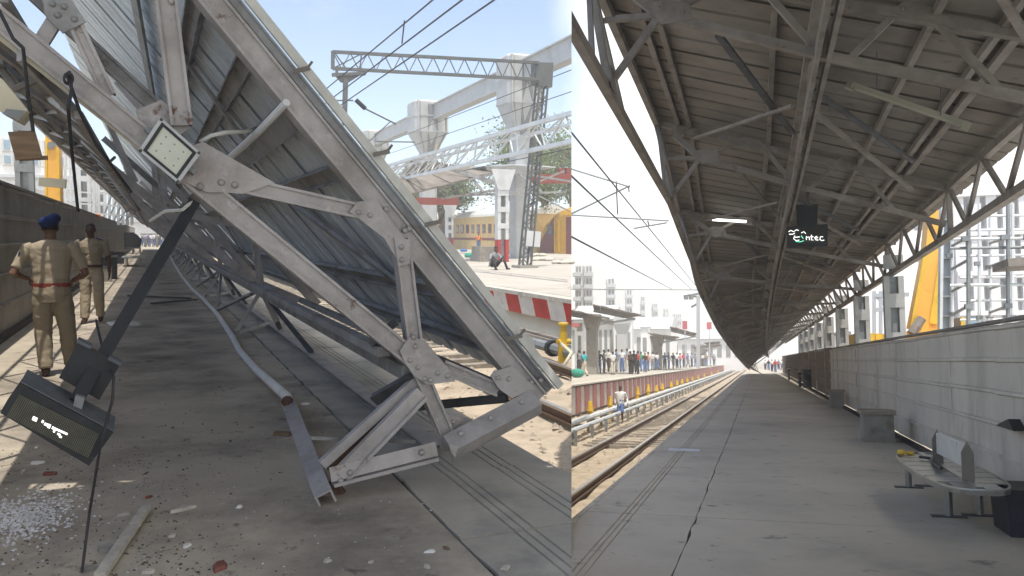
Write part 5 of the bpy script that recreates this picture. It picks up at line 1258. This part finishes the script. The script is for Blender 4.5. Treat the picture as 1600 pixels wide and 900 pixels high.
# ---- barrier, bench, pedestals
barrier(R, 'site_barrier', 'pale grey profiled sheet barrier along the right edge of the shaded platform', 2.77, (3.6, 36), .04, 1.98, -1, 'barrier_pale', 2.6)
barrier(R, 'site_barrier', 'brown sheet barrier continuing beyond the pale grey one', 2.80, (36.1, 110), .04, 2.02, -1, 'barrier_brown', 3.0)
single(R, 'base_kerb', MB().box((2.58, 3, .002), (2.72, 60, .05)), 'joint_dirt', 'dark gutter strip along the foot of the pale barrier', 'kerb')
zs = .45
by0 = R.fl(1500, 764, zs).y; bxl = R.fl(1392, 710, zs); bxr = R.fl(1576, 752, zs)
x0, x1 = bxl.x, bxr.x; ya_, yb_ = by0, bxl.y + .35
bn = thing(R, 'platform_bench', 'round ended steel platform bench with a middle backrest beside the pale barrier', 'bench', ((x0 + x1) / 2, ya_, 0))
xc, hw, hl = (x0 + x1) / 2, (x1 - x0) / 2, (yb_ - ya_) / 2; yc = (ya_ + yb_) / 2
def sup(q, z, e=3.2):
    r = []
    for j in range(40):
        a = 2 * math.pi * j / 40; ca, sa = math.cos(a), math.sin(a)
        r.append((xc + hw * q * math.copysign(abs(ca) ** (2 / e), ca), yc + (hl + (q - 1) * hw) * math.copysign(abs(sa) ** (2 / e), sa), z))
    return r
obj('rim', MB().rings([sup(1, zs - .05), sup(1.01, zs - .01), sup(1.0, zs + .004), sup(.955, zs + .004), sup(.955, zs - .05)], cap=False), 'bench_steel', bn, smooth=False)
npan = 7
for s in (-1, 1):
    for j in range(npan):
        y0_ = yc - hl * .955 + (2 * hl * .91) * j / npan; y1_ = y0_ + 2 * hl * .91 / npan - .045
        e = max(abs(y0_ - yc), abs(y1_ - yc)) / hl; wq = hw * (1 - e ** 3.2) ** (1 / 3.2) if e < .999 else .05
        wq = max(.12, wq * .97)
        obj('seat_panel', MB().box((xc + (.035 if s > 0 else -wq), y0_, zs - .012), (xc + (wq if s > 0 else -.035), y1_, zs)), 'bench_steel', bn)
obj('spine', MB().box((xc - .03, yc - hl * .93, zs - .05), (xc + .03, yc + hl * .93, zs + .012)), 'bench_steel', bn)
pq = [R.at(1504, 760, 0 + ya_ + .45), R.at(1438, 730, ya_ + 2)]
yp0, yp1 = R.fl(1505, 752, zs).y, R.fl(1438, 724, zs).y
for y in (yp0, yp1):
    ztop = R.at(1505, 690, yp0).z
    obj('back_post', MB().prism([(xc - .05, y, zs - .02), (xc + .05, y, zs - .02), (xc + .05, y, ztop - .10), (xc, y, ztop), (xc - .05, y, ztop - .10)], (0, .035, 0)), 'old_steel', bn)
obj('backrest', MB().box((xc - .014, yp0 + .04, R.at(1500, 732, yp0).z - .0), (xc + .014, yp1 + .03, ztop - .03)), 'notice_white', bn)
for px, py in ((1483, 808), (1531, 806), (1420, 762), (1452, 760)):
    p = R.fl(px, py); l = obj('leg', MB().tube([(p.x, p.y, .01), (p.x, p.y, zs - .04)], .038, 10), 'bench_steel', bn); obj('foot_plate', MB().box((p.x - .16, p.y - .05, .001), (p.x + .16, p.y + .05, .014)), 'steel_dark', l)
c = R.fl(1402, 712, zs + .002); mb = MB()
mb.ell(c + V((.06, .1, .03)), .05, .07, .035, 7, 5).ell(c + V((.16, .14, .02)), .05, .05, .025, 6, 4)
single(R, 'crumpled_packet', mb, 'yellow_paint', 'crumpled yellow packet left on the far end of the steel bench', 'packet')
single(R, 'crutch', MB().tube([R.fl(1437, 714, zs + .03), R.fl(1455, 716, zs + .03), R.fl(1459, 724, zs + .03), R.fl(1471, 732, zs + .03)], .016, 6), 'black_case', 'short black bent stick lying on the steel bench', 'stick')
for (xa, ya, xb, yb2_, lb) in ((1350, 691, 1397, 641, 'nearer concrete pedestal against the pale barrier beyond the bench'), (1297, 637, 1319, 609, 'farther and smaller concrete pedestal against the pale barrier')):
    a = R.fl(xa, ya); b = R.fl(xb, ya); zt_ = R.at(xa, yb2_, a.y).z; w = b.x - a.x
    t = thing(R, 'concrete_pedestal', lb, 'pedestal', (a.x + w / 2, a.y, 0), 'concrete pedestals along the pale barrier')
    mb = MB().rings([[(a.x + q, a.y + q, z), (b.x - q, a.y + q, z), (b.x - q, a.y + w * 1.1 - q, z), (a.x + q, a.y + w * 1.1 - q, z)] for z, q in ((0, 0), (zt_ - .09, .01), (zt_ - .085, .012))])
    obj('body', mb, 'plinth', t); obj('cap', MB().box((a.x - .03, a.y - .03, zt_ - .083), (b.x + .03, a.y + w * 1.1 + .03, zt_)), 'concrete_floor', t)
p = R.fl(1577, 840); t = thing(R, 'dustbin', 'dark blue black dustbin cut by the right edge below the bench', 'bin', (p.x + .3, p.y, 0))
zt_ = R.at(1577, 765, p.y).z
obj('body', MB().rings([[(p.x + q, p.y + q, z), (p.x + .62 - q, p.y + q, z), (p.x + .62 - q, p.y + .6 - q, z), (p.x + q, p.y + .6 - q, z)] for z, q in ((.0, .02), (zt_ - .06, 0))]), 'bin_blue', t)
obj('lid', MB().box((p.x - .02, p.y - .02, zt_ - .058), (p.x + .64, p.y + .62, zt_)), 'black_case', t)
p = R.atx(1586, 664, 2.72); single(R, 'wall_bracket', MB().prism([R.atx(1574, 665, 2.71), R.atx(1594, 655, 2.71), R.atx(1604, 674, 2.71)], (-.12, 0, 0)), 'black_case', 'small black bracket fixed on the pale barrier at the right edge', 'bracket')

# ---- clutter, people at the far end of the shaded platform
def motorbike(loc, rz, label):
    x, y, z = loc; t = thing(R, 'parked_motorcycle', label, 'motorcycle', loc, 'motorcycles parked at the far barrier')
    for q in (-.62, .62): obj('wheel', MB().tube([(x - .05, y + q, .3), (x + .05, y + q, .3)], .3, 12), 'black_case', t)
    obj('frame', MB().tube([(x, y - .62, .3), (x, y - .2, .62), (x, y + .4, .70), (x, y + .62, .3)], .05, 6), 'steel_dark', t)
    obj('tank', MB().ell((x, y + .05, .78), .14, .28, .12, 8, 5), 'cloth_grey', t, smooth=True); obj('seat', MB().box((x - .11, y - .65, .72), (x + .11, y - .15, .82)), 'black_case', t)
    obj('handlebar', MB().tube([(x - .32, y + .35, 1.02), (x, y + .42, .95), (x + .32, y + .35, 1.02)], .02, 6), 'steel_dark', t); obj('headlight', MB().ell((x, y + .58, .86), .09, .08, .09, 8, 5), 'white_paint', t)
motorbike(R.fl(1250, 604), 0, 'dark motorcycle parked by the brown barrier, nearer of two')
motorbike(R.fl(1233, 594), 0, 'dark motorcycle parked by the brown barrier, farther of two')
p = R.fl(1277, 611); single(R, 'white_post', MB().bar(p, p + V((.05, 0, .5)), .12, .12, EY), 'white_paint', 'short white post standing at the foot of the brown barrier', 'post')
p = R.fl(1262, 606); bin_(R, p, .5, 1.0, 'tall dark bin between the motorcycles and the white post', 'black_case')
fcl = ['white', 'black', 'white', 'red', 'grey', 'white', 'black', 'pink', 'white']
for i, c in enumerate(fcl):
    put_person(R, crowd_mesh(c, i % 4, ['black', 'blue'][i % 2]), R.fl(1196 + i * 5.2, 578 + (i * 5 % 4) * 1.2), R_(150 + 30 * (i % 3)),
               'person in %s shirt, %s from the left at the far end of the shaded platform' % (c, ['first', 'second', 'third', 'fourth', 'fifth', 'sixth', 'seventh', 'eighth', 'ninth'][i]), 'people at the far end of the shaded platform')

# ---- building site behind the pale barrier
t = thing(R, 'mobile_crane', 'yellow mobile crane with a raised boom behind the pale barrier', 'crane', R.at(1430, 545, 27))
yc_ = 27
Pb = [R.at(*p, yc_) for p in ((1424, 512), (1467, 516), (1482, 372), (1466, 250), (1460, 250), (1446, 395))]
obj('boom', MB().prism(Pb, (0, .9, 0)), 'crane_yellow', t)
obj('boom_edge', MB().bar(Pb[0] - EY * .03, Pb[5] - EY * .03, .08, .05, EY), 'yellow_paint', t)
obj('boom_plate', MB().prism([R.at(*p, yc_ - .02) for p in ((1452, 505), (1465, 507), (1476, 400), (1468, 400))], (0, -.03, 0)), 'yellow_paint', t)
obj('turntable', MB().prism([R.at(*p, yc_ - .3) for p in ((1414, 560), (1414, 520), (1440, 512), (1470, 514), (1470, 560))], (0, 1.6, 0)), 'crane_yellow', t)
obj('ram', MB().tube([R.at(1424, 522, yc_ - .35), R.at(1440, 498, yc_ - .2)], .14, 8), 'old_steel', t)
obj('engine_cover', MB().prism([R.at(*p, yc_ - .4) for p in ((1420, 560), (1420, 534), (1450, 530), (1450, 560))], (0, .3, 0)), 'yellow_paint', t)
cb = obj('cab', MB().prism([R.at(*p, yc_ - .2) for p in ((1500, 560), (1500, 496), (1530, 492), (1537, 500), (1537, 560))], (0, 1.5, 0)), 'grey_steel', t)
obj('pane', MB().prism([R.at(*p, yc_ - .22) for p in ((1503, 522), (1503, 499), (1529, 496), (1533, 502), (1533, 522))], (0, -.02, 0)), 'glass_blue', cb)
obj('pillar', MB().bar(R.at(1500, 560, yc_ - .3), R.at(1505, 496, yc_ - .3), .1, .1, EY), 'yellow_paint', cb)
t = thing(R, 'yellow_container', 'long yellow metal container behind the brown barrier', 'container', R.at(1365, 545, 33))
obj('body', MB().prism([R.at(*p, 33) for p in ((1340, 575), (1340, 520), (1393, 522), (1393, 575))], (0, 4, 0)), 'yellow_paint', t)
for px in (1345, 1358, 1371, 1384): obj('rib', MB().bar(R.at(px, 575, 32.97), R.at(px, 522, 32.97), .12, .06, EY), 'yellow_paint', t)
p = R.at(1384, 545, 30); single(R, 'orange_post', MB().bar(R.at(1384, 560, 30), R.at(1384, 530, 30), .09, .09, EY), 'orange', 'thin orange post in front of the yellow container', 'post')
t = thing(R, 'steel_column', 'tall white steel column with stiffener plates beside the yellow crane boom', 'column', R.at(1476, 545, 24))
obj('web', MB().bar(R.at(1476, 575, 24.1), R.at(1480, 250, 24.1), .22, .05, EY), 'block_grey', t)
for dx in (-8, 8): obj('flange', MB().bar(R.at(1476 + dx, 575, 24), R.at(1480 + dx, 250, 24), .07, .3, EY), 'white_steel', t)
for k in range(9): 
    a = R.at(1470 + k * .3, 525 - k * 30, 23.95); obj('stiffener', MB().box((a.x, 23.86, a.z), (a.x + .24, 24.06, a.z + .05)), 'grey_steel', t)
t = thing(R, 'scaffold', 'tall tube scaffold behind the pale barrier at the right edge', 'scaffold', R.at(1550, 545, 20))
sx_ = [(1487, 22), (1513, 19), (1530, 24), (1547, 25), (1575, 19), (1582, 24), (1612, 19)]
for px, y in sx_:
    c = MB().tube([R.at(px, 590, y), R.at(px, 318, y)], .042, 7)
    g = obj('standard', c, 'grey_steel' if y < 20 else 'white_steel', t)
    for zz in (1.2, 2.6, 4.0): 
        a = R.at(px, 480, y); obj('coupler', MB().box((a.x - .065, y - .065, zz), (a.x + .065, y + .065, zz + .1)), 'grey_steel', g)
for py in (372, 386, 444, 512): obj('ledger', MB().tube([R.at(1484, py + 2, 19.1), R.at(1640, py, 19.1)], .034, 6), 'grey_steel' if py % 3 else 'white_steel', t)
for py in (338, 360, 400, 434, 470, 500): obj('ledger', MB().tube([R.at(1500, py, 24.1), R.at(1640, py - 2, 24.1)], .034, 6), 'white_steel', t)
for py in (384, 420, 455, 492): obj('transom', MB().tube([R.at(1488, py, 22), R.at(1513, py - 16 + 2, 19)], .034, 6).tube([R.at(1547, py - 4, 25), R.at(1576, py - 14, 19)], .034, 6), 'grey_steel', t)
obj('deck_board', MB().prism([R.at(*p, 18.6) for p in ((1575, 404), (1650, 398), (1650, 412), (1576, 416))], (0, 1.2, 0)), 'old_steel', t)
t = thing(R, 'site_block', 'pale unfinished building block behind the scaffold', 'building', R.at(1560, 560, 60))
for k in range(5):
    zz = R.at(1500, 548 - k * 62, 60).z; obj('floor_slab', MB().box((R.at(1500, 500, 60).x, 60, zz - .3), (R.at(1780, 500, 60).x, 75, zz)), 'block_white', t)
for k in range(6):
    px = 1502 + 26 * k; a = R.at(px, 560, 60); obj('pier', MB().box((a.x, 60.2, -1), (a.x + .6, 61, R.at(1500, 300, 60).z)), 'block_white', t)
obj('wall', MB().box((R.at(1500, 500, 60).x + 1, 66, -1), (R.at(1780, 500, 60).x, 66.4, R.at(1500, 320, 60).z)), 'block_white', t)
t = thing(R, 'lattice_gantry', 'pale lattice gantry far behind the brown barrier', 'gantry', R.at(1370, 560, 70))
for px in (1366, 1376): obj('leg', MB().bar(R.at(px, 575, 70), R.at(px, 455, 70), .25, .25, EY), 'block_grey', t)
obj('arm', MB().bar(R.at(1366, 462, 70), R.at(1420, 460, 70), .3, .3, EY).bar(R.at(1366, 484, 70), R.at(1380, 484, 70), .3, .3, EY).bar(R.at(1368, 462, 70), R.at(1384, 478, 70), .2, .2, EY), 'block_grey', t)
t = thing(R, 'site_shed', 'low grey roofed shed behind the brown barrier near the column', 'shed', R.at(1310, 555, 60))
obj('roof', MB().prism([R.at(*p, 60) for p in ((1300, 522), (1312, 516), (1330, 518), (1330, 524))], (0, 3, 0)), 'grey_steel', t); obj('wall', MB().prism([R.at(*p, 60.5) for p in ((1303, 575), (1303, 524), (1328, 525), (1328, 575))], (0, 2, 0)), 'block_white', t)
# ---- the busy platform across the tracks on the right of the picture
opz = .4
ex_ = R.fl(893, 604, opz).x
opr = single(R, 'busy_platform', MB().box((-60, 20, -1.1), (ex_ - .25, 320, opz)), 'platform_pale', kind='structure', clip=True, loc=(0, 0, 0))
obj('coping', MB().box((ex_ - .6, 20, opz + .003), (ex_ + .05, 320, opz + .07)), 'plaster_chip', opr, clip=True)
y = 24.0; k = 0
while y < 230:
    obj('kerb_block', MB().box((ex_ - .24, y, -.85), (ex_ - .02 + (.05 if k % 2 else 0), y + .98, opz - .06)), 'kerb_far_red' if k % 2 else 'kerb_far_white', opr, clip=True); y += 1.0; k += 1
# people: (pixel, foot pixel, shirt, trousers, pose)
cr_ = [(913, 587, 'teal', 'cream'), (905, 585, 'grey', 'black'), (922, 583, 'red', 'grey'), (936, 582, 'black', 'blue'), (944, 581, 'grey', 'black'), (951, 580, 'white', 'black'), (963, 580, 'blue', 'grey'), (972, 580, 'white', 'blue'),
       (985, 583, 'brown', 'black'), (991, 582, 'black', 'black'), (997, 583, 'red', 'black'), (1002, 579, 'green', 'blue'), (1013, 578, 'orange', 'blue'), (1020, 577, 'white', 'grey'), (1027, 577, 'white', 'blue'), (1033, 576, 'grey', 'black'), (1039, 576, 'blue', 'black'), (1045, 575, 'black', 'blue'),
       (1052, 575, 'black', 'grey'), (1058, 574, 'white', 'black'), (1063, 574, 'pink', 'blue'), (1069, 573, 'red', 'black'), (1075, 573, 'blue', 'grey'), (1081, 572, 'lilac', 'black'), (1087, 572, 'grey', 'blue'), (1092, 572, 'black', 'black'), (1098, 571, 'white', 'black'), (1104, 571, 'brown', 'blue'),
       (1110, 570, 'grey', 'black'), (1116, 570, 'white', 'blue'), (1122, 569, 'orange', 'black'), (1128, 569, 'blue', 'black'), (1134, 568, 'white', 'grey'), (1140, 568, 'red', 'blue'), (1146, 567, 'white', 'black'), (958, 584, 'white', 'cream'), (980, 579, 'grey', 'cream'), (1008, 580, 'black', 'blue')]
where = ['beside the thick pillar', 'under the first shelter roof', 'right of the thick pillar', 'between the first and second shelter', 'before the second shelter', 'under the second shelter roof', 'beyond the second shelter', 'near the third shelter', 'at the far end']
from collections import Counter
seen = Counter()
ordw = ['', 'second ', 'third ', 'fourth ', 'fifth ', 'sixth ', 'seventh ', 'eighth ', 'ninth ', 'tenth ']
for i, (px, py, c, tr) in enumerate(sorted(cr_)):
    seen[c] += 1; n = seen[c]
    lb = 'person in %s shirt, the %s so dressed from the left, on the busy platform' % (c, ['first', 'second', 'third', 'fourth', 'fifth', 'sixth', 'seventh', 'eighth', 'ninth', 'tenth'][n - 1])
    p = R.fl(px, py + 1.5, opz)
    o = put_person(R, crowd_mesh(c, i % 4, tr), (p.x, p.y, opz), R_(i * 67 % 360), lb, 'crowd on the busy platform')
    hh = R.at(px, py - (40 if px < 930 else 36 if px < 1000 else 31 - (px - 1000) * .12), p.y).z - opz
    s = max(.85, min(1.5, hh / 1.72)); o.scale = (s, s, s)
p = R.fl(896, 590, opz); c = MB()
for q in range(4): c.ell((p.x + jit(.4), p.y + jit(.3), opz + .3), .4, .35, .3, 8, 5)
single(R, 'green_sack', c, 'green_cloth', 'green sack on the busy platform at the left edge of the right view', 'sack', smooth=True, clip=True)
# shelters with raised wings on thick pillars
def wing_shelter(px, pf, w, tops, label, pil=True):
    b = R.fl(px, pf, opz); t = thing(R, 'wing_shelter', label, 'shelter', (b.x, b.y, opz), 'winged shelters on the busy platform')
    s = b.y / F
    zt = R.at(px, tops[0][0][1], b.y).z
    obj('pillar', MB().rings([[(b.x - w / 2 * q, b.y - w / 2 * q, z), (b.x + w / 2 * q, b.y - w / 2 * q, z), (b.x + w / 2 * q, b.y + w / 2 * q, z), (b.x - w / 2 * q, b.y + w / 2 * q, z)] for z, q in ((opz, 1.0), (zt - 1.6, 1.0), (zt - .5, 1.6), (zt - .3, 1.6))]), 'plinth' if pil else 'block_grey', t)
    for quad_ in tops:
        q = [R.at(x, y, b.y + d) for x, y, d in quad_]; n = 6
        for k in range(n):
            a0_, a1_, b0_, b1_ = q[0].lerp(q[1], k / n), q[0].lerp(q[1], (k + .97) / n), q[3].lerp(q[2], k / n), q[3].lerp(q[2], (k + .97) / n)
            obj('roof_sheet', MB().prism([a0_, a1_, b1_, b0_], (0, 0, .10 + .04 * (k % 2))), 'old_sheet', t, clip=True)
        obj('rafter', MB().bar(q[0].lerp(q[3], .5) - EZ * .2, q[1].lerp(q[2], .5) - EZ * .2, .2, .2), 'block_grey', t, clip=True)
        obj('strut', MB().bar((b.x, b.y, zt - 1.2), q[1].lerp(q[2], .6) - EZ * .15, .16, .16), 'block_grey', t, clip=True)
    return t
wing_shelter(926, 585, .85, [[(893, 486, -2), (953, 499, -2), (935, 497, 8), (893, 492, 8)], [(926, 477, 0), (1002, 494, 0), (985, 496, 10), (929, 487, 10)]], 'nearest winged shelter of the busy platform, on a thick pillar')
wing_shelter(973, 580, 1.0, [[(938, 499, 4), (985, 507, 4), (978, 509, 14), (946, 504, 14)]], 'small winged shelter behind the nearest one on the busy platform', False)
wing_shelter(1028, 578, 1.0, [[(1012, 521, -4), (1062, 528, -4), (1054, 530, 10), (1024, 526, 10)], [(1046, 511, 0), (1092, 523, 0), (1084, 525, 14), (1050, 518, 14)]], 'second winged shelter of the busy platform')
wing_shelter(1096, 572, 1.5, [[(1080, 543, -5), (1126, 537, -5), (1124, 543, 14), (1086, 545, 14)], [(1100, 536, 0), (1126, 534, 0), (1122, 540, 16), (1108, 541, 16)]], 'farthest winged shelter of the busy platform')
for i, (px, py, y, w, h, lb) in enumerate(((1070, 508, 100, 8, 13, 'red banner left of the far signal mast'), (1108, 509, 120, 8, 11, 'red banner right of the far signal mast'), (899, 508, 62, 12, 5, 'thin red sign at the left edge under the first shelter'))):
    a, b = R.at(px - w / 2, py - h / 2, y), R.at(px + w / 2, py + h / 2, y)
    t = thing(R, 'red_banner', lb, 'banner', ((a.x + b.x) / 2, y, b.z)); obj('panel', MB().box((min(a.x, b.x), y, b.z), (max(a.x, b.x), y + .06, a.z)), 'sign_red', t, clip=True)
    obj('post', MB().bar(((a.x + b.x) / 2, y + .1, opz), ((a.x + b.x) / 2, y + .1, a.z), .12, .1, EY), 'block_grey', t, clip=True)
for i, (px, pf, pt_, wpx, lb) in enumerate(((966, 578, 505, 13, 'white kiosk block left of the second shelter'), (983, 577, 500, 10, 'narrow white kiosk beside the second shelter'), (906, 585, 505, 9, 'white kiosk wall behind the thick pillar'), (1046, 575, 520, 12, 'white kiosk under the second shelter'), (1008, 577, 512, 12, 'white booth with a dark opening before the second shelter'))):
    a = R.fl(px - wpx / 2, pf - 2, opz); y = a.y + 3; xa, xb = R.at(px - wpx / 2, pf, y).x, R.at(px + wpx / 2, pf, y).x; z1 = R.at(px, pt_, y).z
    t = thing(R, 'kiosk', lb, 'kiosk', ((xa + xb) / 2, y, opz), 'white kiosks on the busy platform')
    obj('wall', MB().box((xa, y, opz), (xb, y + 2, z1)), 'block_white', t, clip=True); obj('window', MB().box((xa + (xb - xa) * .25, y - .06, opz + (z1 - opz) * .4), (xb - (xb - xa) * .25, y - .01, opz + (z1 - opz) * .75)), 'grey_steel', t, clip=True)
    obj('roof', MB().box((xa - .2, y - .3, z1 + .003), (xb + .2, y + 2.2, z1 + .15)), 'block_grey', t, clip=True)
# water pipeline with yellow hydrants
pz = -.45; xp = R.fl(893, 661, pz).x
t = thing(R, 'water_pipeline', 'pair of silver water pipes on low trestles between the tracks', 'pipeline', (xp, 20, -1))
obj('pipe', MB().tube([(xp, 20, pz), (xp, 230, pz)], .10, 8), 'white_steel', t, clip=True); obj('pipe', MB().tube([(xp + .35, 20, pz - .12), (xp + .35, 230, pz - .12)], .08, 8), 'block_grey', t, clip=True)
for k in range(60):
    y = 22 + k * 2.6 
    obj('trestle', MB().bar((xp - .2, y, pz - .13), (xp + .55, y, pz - .13), .1, .08, EY).bar((xp - .15, y, -1), (xp - .15, y, pz - .12), .09, .09, EY).bar((xp + .5, y, -1), (xp + .5, y, pz - .12), .09, .09, EY), 'grey_steel', t, clip=True)
for i, px in enumerate((922, 953, 996, 1013, 1026, 1035, 1049, 1058, 1066, 1074, 1082, 1091, 1101, 1112, 1122)):
    y = R.atx(px, 600, xp - .35).y
    t = thing(R, 'hydrant', ['first', 'second', 'third', 'fourth', 'fifth', 'sixth', 'seventh', 'eighth', 'ninth', 'tenth', 'eleventh', 'twelfth', 'thirteenth', 'fourteenth', 'last'][i] + ' yellow hydrant from the left along the silver water pipes', 'hydrant', (xp - .35, y, -1), 'yellow hydrants along the silver pipes')
    b = V((xp - .35, y, -1)); hh = .95 if i in (2, 3) else .8
    obj('body', MB().tube([b, b + EZ * hh * .8], .09, 8), 'yellow_paint', t); obj('cap', MB().tube([b + EZ * hh * .8, b + EZ * hh, b + EZ * (hh + .22)], [.13, .10, .07], 8), 'yellow_paint', t)
    obj('branch', MB().tube([b + EZ * .5, V((xp, y, pz))], .06, 6), 'grey_steel', t)
wm = R.fl(970, 661, -.98)
pw = dict(n=12, hair=True, fingers=True, short=True, long=True, untuck=True, lean=.05, knee_l=(-.10, .14, .50), ank_l=(-.09, .02, .14), knee_r=(.09, .06, .49), ank_r=(.10, .14, .08), el_l=(-.30, -.08, 1.12), wr_l=(-.36, .10, .90), el_r=(.27, -.10, 1.12), wr_r=(.26, -.02, .88))
hgt = R.at(972, 603, wm.y).z + .98
put_person(R, person_mesh('person', min(1.9, max(1.5, hgt)), pw, ['skin_dark', 'cloth_white', 'cloth_blue', 'hair', 'hair'], 1.1, .011), wm, R_(175), 'barelegged man in loose white shirt and dark blue shorts walking between the tracks')
# apartment blocks
for i, (px0, px1, pt_, y, nf, lb) in enumerate(((899, 927, 414, 150, 9, 'leftmost and tallest washed out apartment block'), (933, 962, 434, 175, 9, 'second pale apartment block from the left'), (966, 989, 452, 205, 9, 'third pale apartment block from the left'), (992, 1009, 462, 235, 8, 'fourth pale apartment block from the left'),
                                              (1013, 1029, 473, 265, 8, 'fifth pale apartment block from the left'), (1032, 1046, 481, 300, 7, 'sixth pale apartment block from the left'), (1050, 1066, 489, 340, 7, 'farthest low pale apartment block'))):
    a, b = R.at(px0, 560, y), R.at(px1, 560, y); zt_ = R.at(px0, pt_, y).z
    t = thing(R, 'apartment_block', lb, 'building', ((a.x + b.x) / 2, y, -1), 'apartment blocks beyond the busy platform')
    w = b.x - a.x
    for s0, s1, dy in ((0, .42, 0), (.58, 1.0, .0), (.42, .58, 3)):
        obj('wall', MB().box((a.x + w * s0, y + dy, -2), (a.x + w * s1 - .02, y + 14 + dy, zt_ - (dy * .6))), 'block_white', t, clip=True)
    fh = (zt_ + 1) / nf
    for k in range(1, nf):
        z = -1 + fh * k
        obj('balcony', MB().box((a.x - w * .05, y - 1.3, z), (a.x + w * .40, y - .01, z + fh * .32)), 'block_grey', t, clip=True); obj('balcony', MB().box((a.x + w * .6, y - 1.3, z), (a.x + w * 1.05, y - .01, z + fh * .32)), 'block_grey', t, clip=True)
        for q in (.08, .24, .66, .84): obj('window', MB().box((a.x + w * q, y - .12, z + fh * .40), (a.x + w * (q + .11), y - .01, z + fh * .85)), 'grey_steel', t, clip=True)
    obj('roof_tank', MB().box((a.x + w * .3, y + 4, zt_), (a.x + w * .55, y + 9, zt_ + fh * .8)), 'block_white', t, clip=True)
# low pale sheds closing the view between the blocks and the platform
for i, (px0, px1, pt_, y, lb) in enumerate(((893, 960, 500, 120, 'long pale shed behind the first shelter'), (960, 1050, 515, 150, 'long pale shed behind the second shelter'), (1050, 1160, 530, 200, 'long pale shed behind the farthest shelter'))):
    a, b = R.at(px0, 560, y), R.at(px1, 560, y); z = R.at(px0, pt_, y).z
    t = thing(R, 'low_shed', lb, 'shed', ((a.x + b.x) / 2, y, -1)); obj('wall', MB().box((a.x, y, -2), (b.x, y + 10, z)), 'block_white', t, clip=True); obj('roof', MB().prism([(a.x, y - 1, z + .02), (a.x, y + 11, z + .02), (a.x, y + 5, z + 2.4)], (b.x - a.x, 0, 0)), 'block_grey', t, clip=True)
    n = 8
    for k in range(n):
        xx = a.x + (b.x - a.x) * (k + .2) / n; obj('window', MB().box((xx, y - .1, z * .35), (xx + (b.x - a.x) * .5 / n, y - .01, z * .8)), 'grey_steel', t, clip=True)
# overhead line: mast, arms and wires
my = 95
t = thing(R, 'line_mast', 'pale overhead line mast with cross arms beyond the sagging canopy edge', 'mast', R.at(1091, 570, my))
obj('pole', MB().bar(R.at(1091, 575, my), R.at(1091, 462, my), .4, .4, EY), 'block_grey', t)
for a, b in (((1078, 463), (1102, 464)), ((1080, 480), (1091, 474)), ((1068, 463), (1091, 459)), ((1091, 459), (1112, 468))): obj('cross_arm', MB().bar(R.at(*a, my), R.at(*b, my), .22, .2, EY), 'grey_steel', t)
for px in (1072, 1080): obj('insulator', MB().tube([R.at(px, 462, my - .3), R.at(px, 468, my - .3)], .25, 8), 'grey_steel', t)
for i, (p, q, lb) in enumerate((((893, 207), (1090, 450), 'steepest'), ((893, 275), (1080, 452), 'second'), ((893, 370), (1050, 452), 'third'))):
    a = R.at(*p, 22); b = R.at(*q, 95); wire(R, [a, b], '%s overhead wire running down the white sky on the right' % lb, .03, 'overhead wires on the right')
for i, (p, q, lb, yw) in enumerate((((893, 334), (985, 290), 'rising cantilever tube in the white sky', 30), ((893, 264), (984, 292), 'falling cantilever tube in the white sky', 30), ((893, 336), (1045, 345), 'level steady arm across the white sky', 34), ((990, 357), (1042, 348), 'short curved steady arm below the level one', 34), ((893, 452), (1100, 453), 'far level wire above the apartment blocks', 90))):
    wire(R, [R.at(*p, yw), R.at(*q, yw)], lb, .035 if yw < 80 else .06, None, name='steady_arm', cat='arm', m='grey_steel')
for a, b in (((963, 283), (965, 335)), ((982, 290), (983, 300)), ((1012, 345), (1014, 352))): wire(R, [R.at(*a, 30), R.at(*b, 30)], 'thin dropper wire at %s of the cantilever tubes' % {963: 'the middle', 982: 'the tip', 1012: 'the far right'}[a[0]], .025)
# ---- the higher ground of the left place is held by an earth bank where it meets the right one
bk = MB(); top_, bot_ = [], []
for yy in (3, 6, 12, 25, 50, 100, 200, 400):
    w_ = V((yy * 93 / 1300 - .03, yy, 0)); q = L.M.inverted() @ w_; q.z = -1.16
    for _ in range(4):                                  # slide along the cut until the point lies on the bed
        ww = L.M @ q; ww.x = ww.y * 93 / 1300 - .03; q = L.M.inverted() @ ww; q.z = -1.16
    top_.append(L.M @ q)
bot_ = [p - EZ * 12 for p in top_]
bk.rings([[a, b, b - EX * .4, a - EX * .4] for a, b in zip(top_, bot_)])
bo = bpy.data.objects.new('embankment', bk.mesh('embankment', 'earth')); COL.objects.link(bo); bo['kind'] = 'structure'
# ---- air
hz = MB().box((-900, -45, -190), (900, 1700, 30))
hm = bpy.data.materials.new('haze'); hm.use_nodes = True
ht = hm.node_tree; ht.nodes.clear()
ho = ht.nodes.new('ShaderNodeOutputMaterial'); hv = ht.nodes.new('ShaderNodeVolumePrincipled')
hv.inputs['Color'].default_value = (0.98, 0.985, 0.99, 1); hv.inputs['Density'].default_value = HAZE; hv.inputs['Anisotropy'].default_value = 0.0
ht.links.new(hv.outputs[0], ho.inputs['Volume']); MATS['haze'] = hm
hme = hz.mesh('haze', 'haze'); hob = bpy.data.objects.new('haze', hme); COL.objects.link(hob); hob['kind'] = 'stuff'
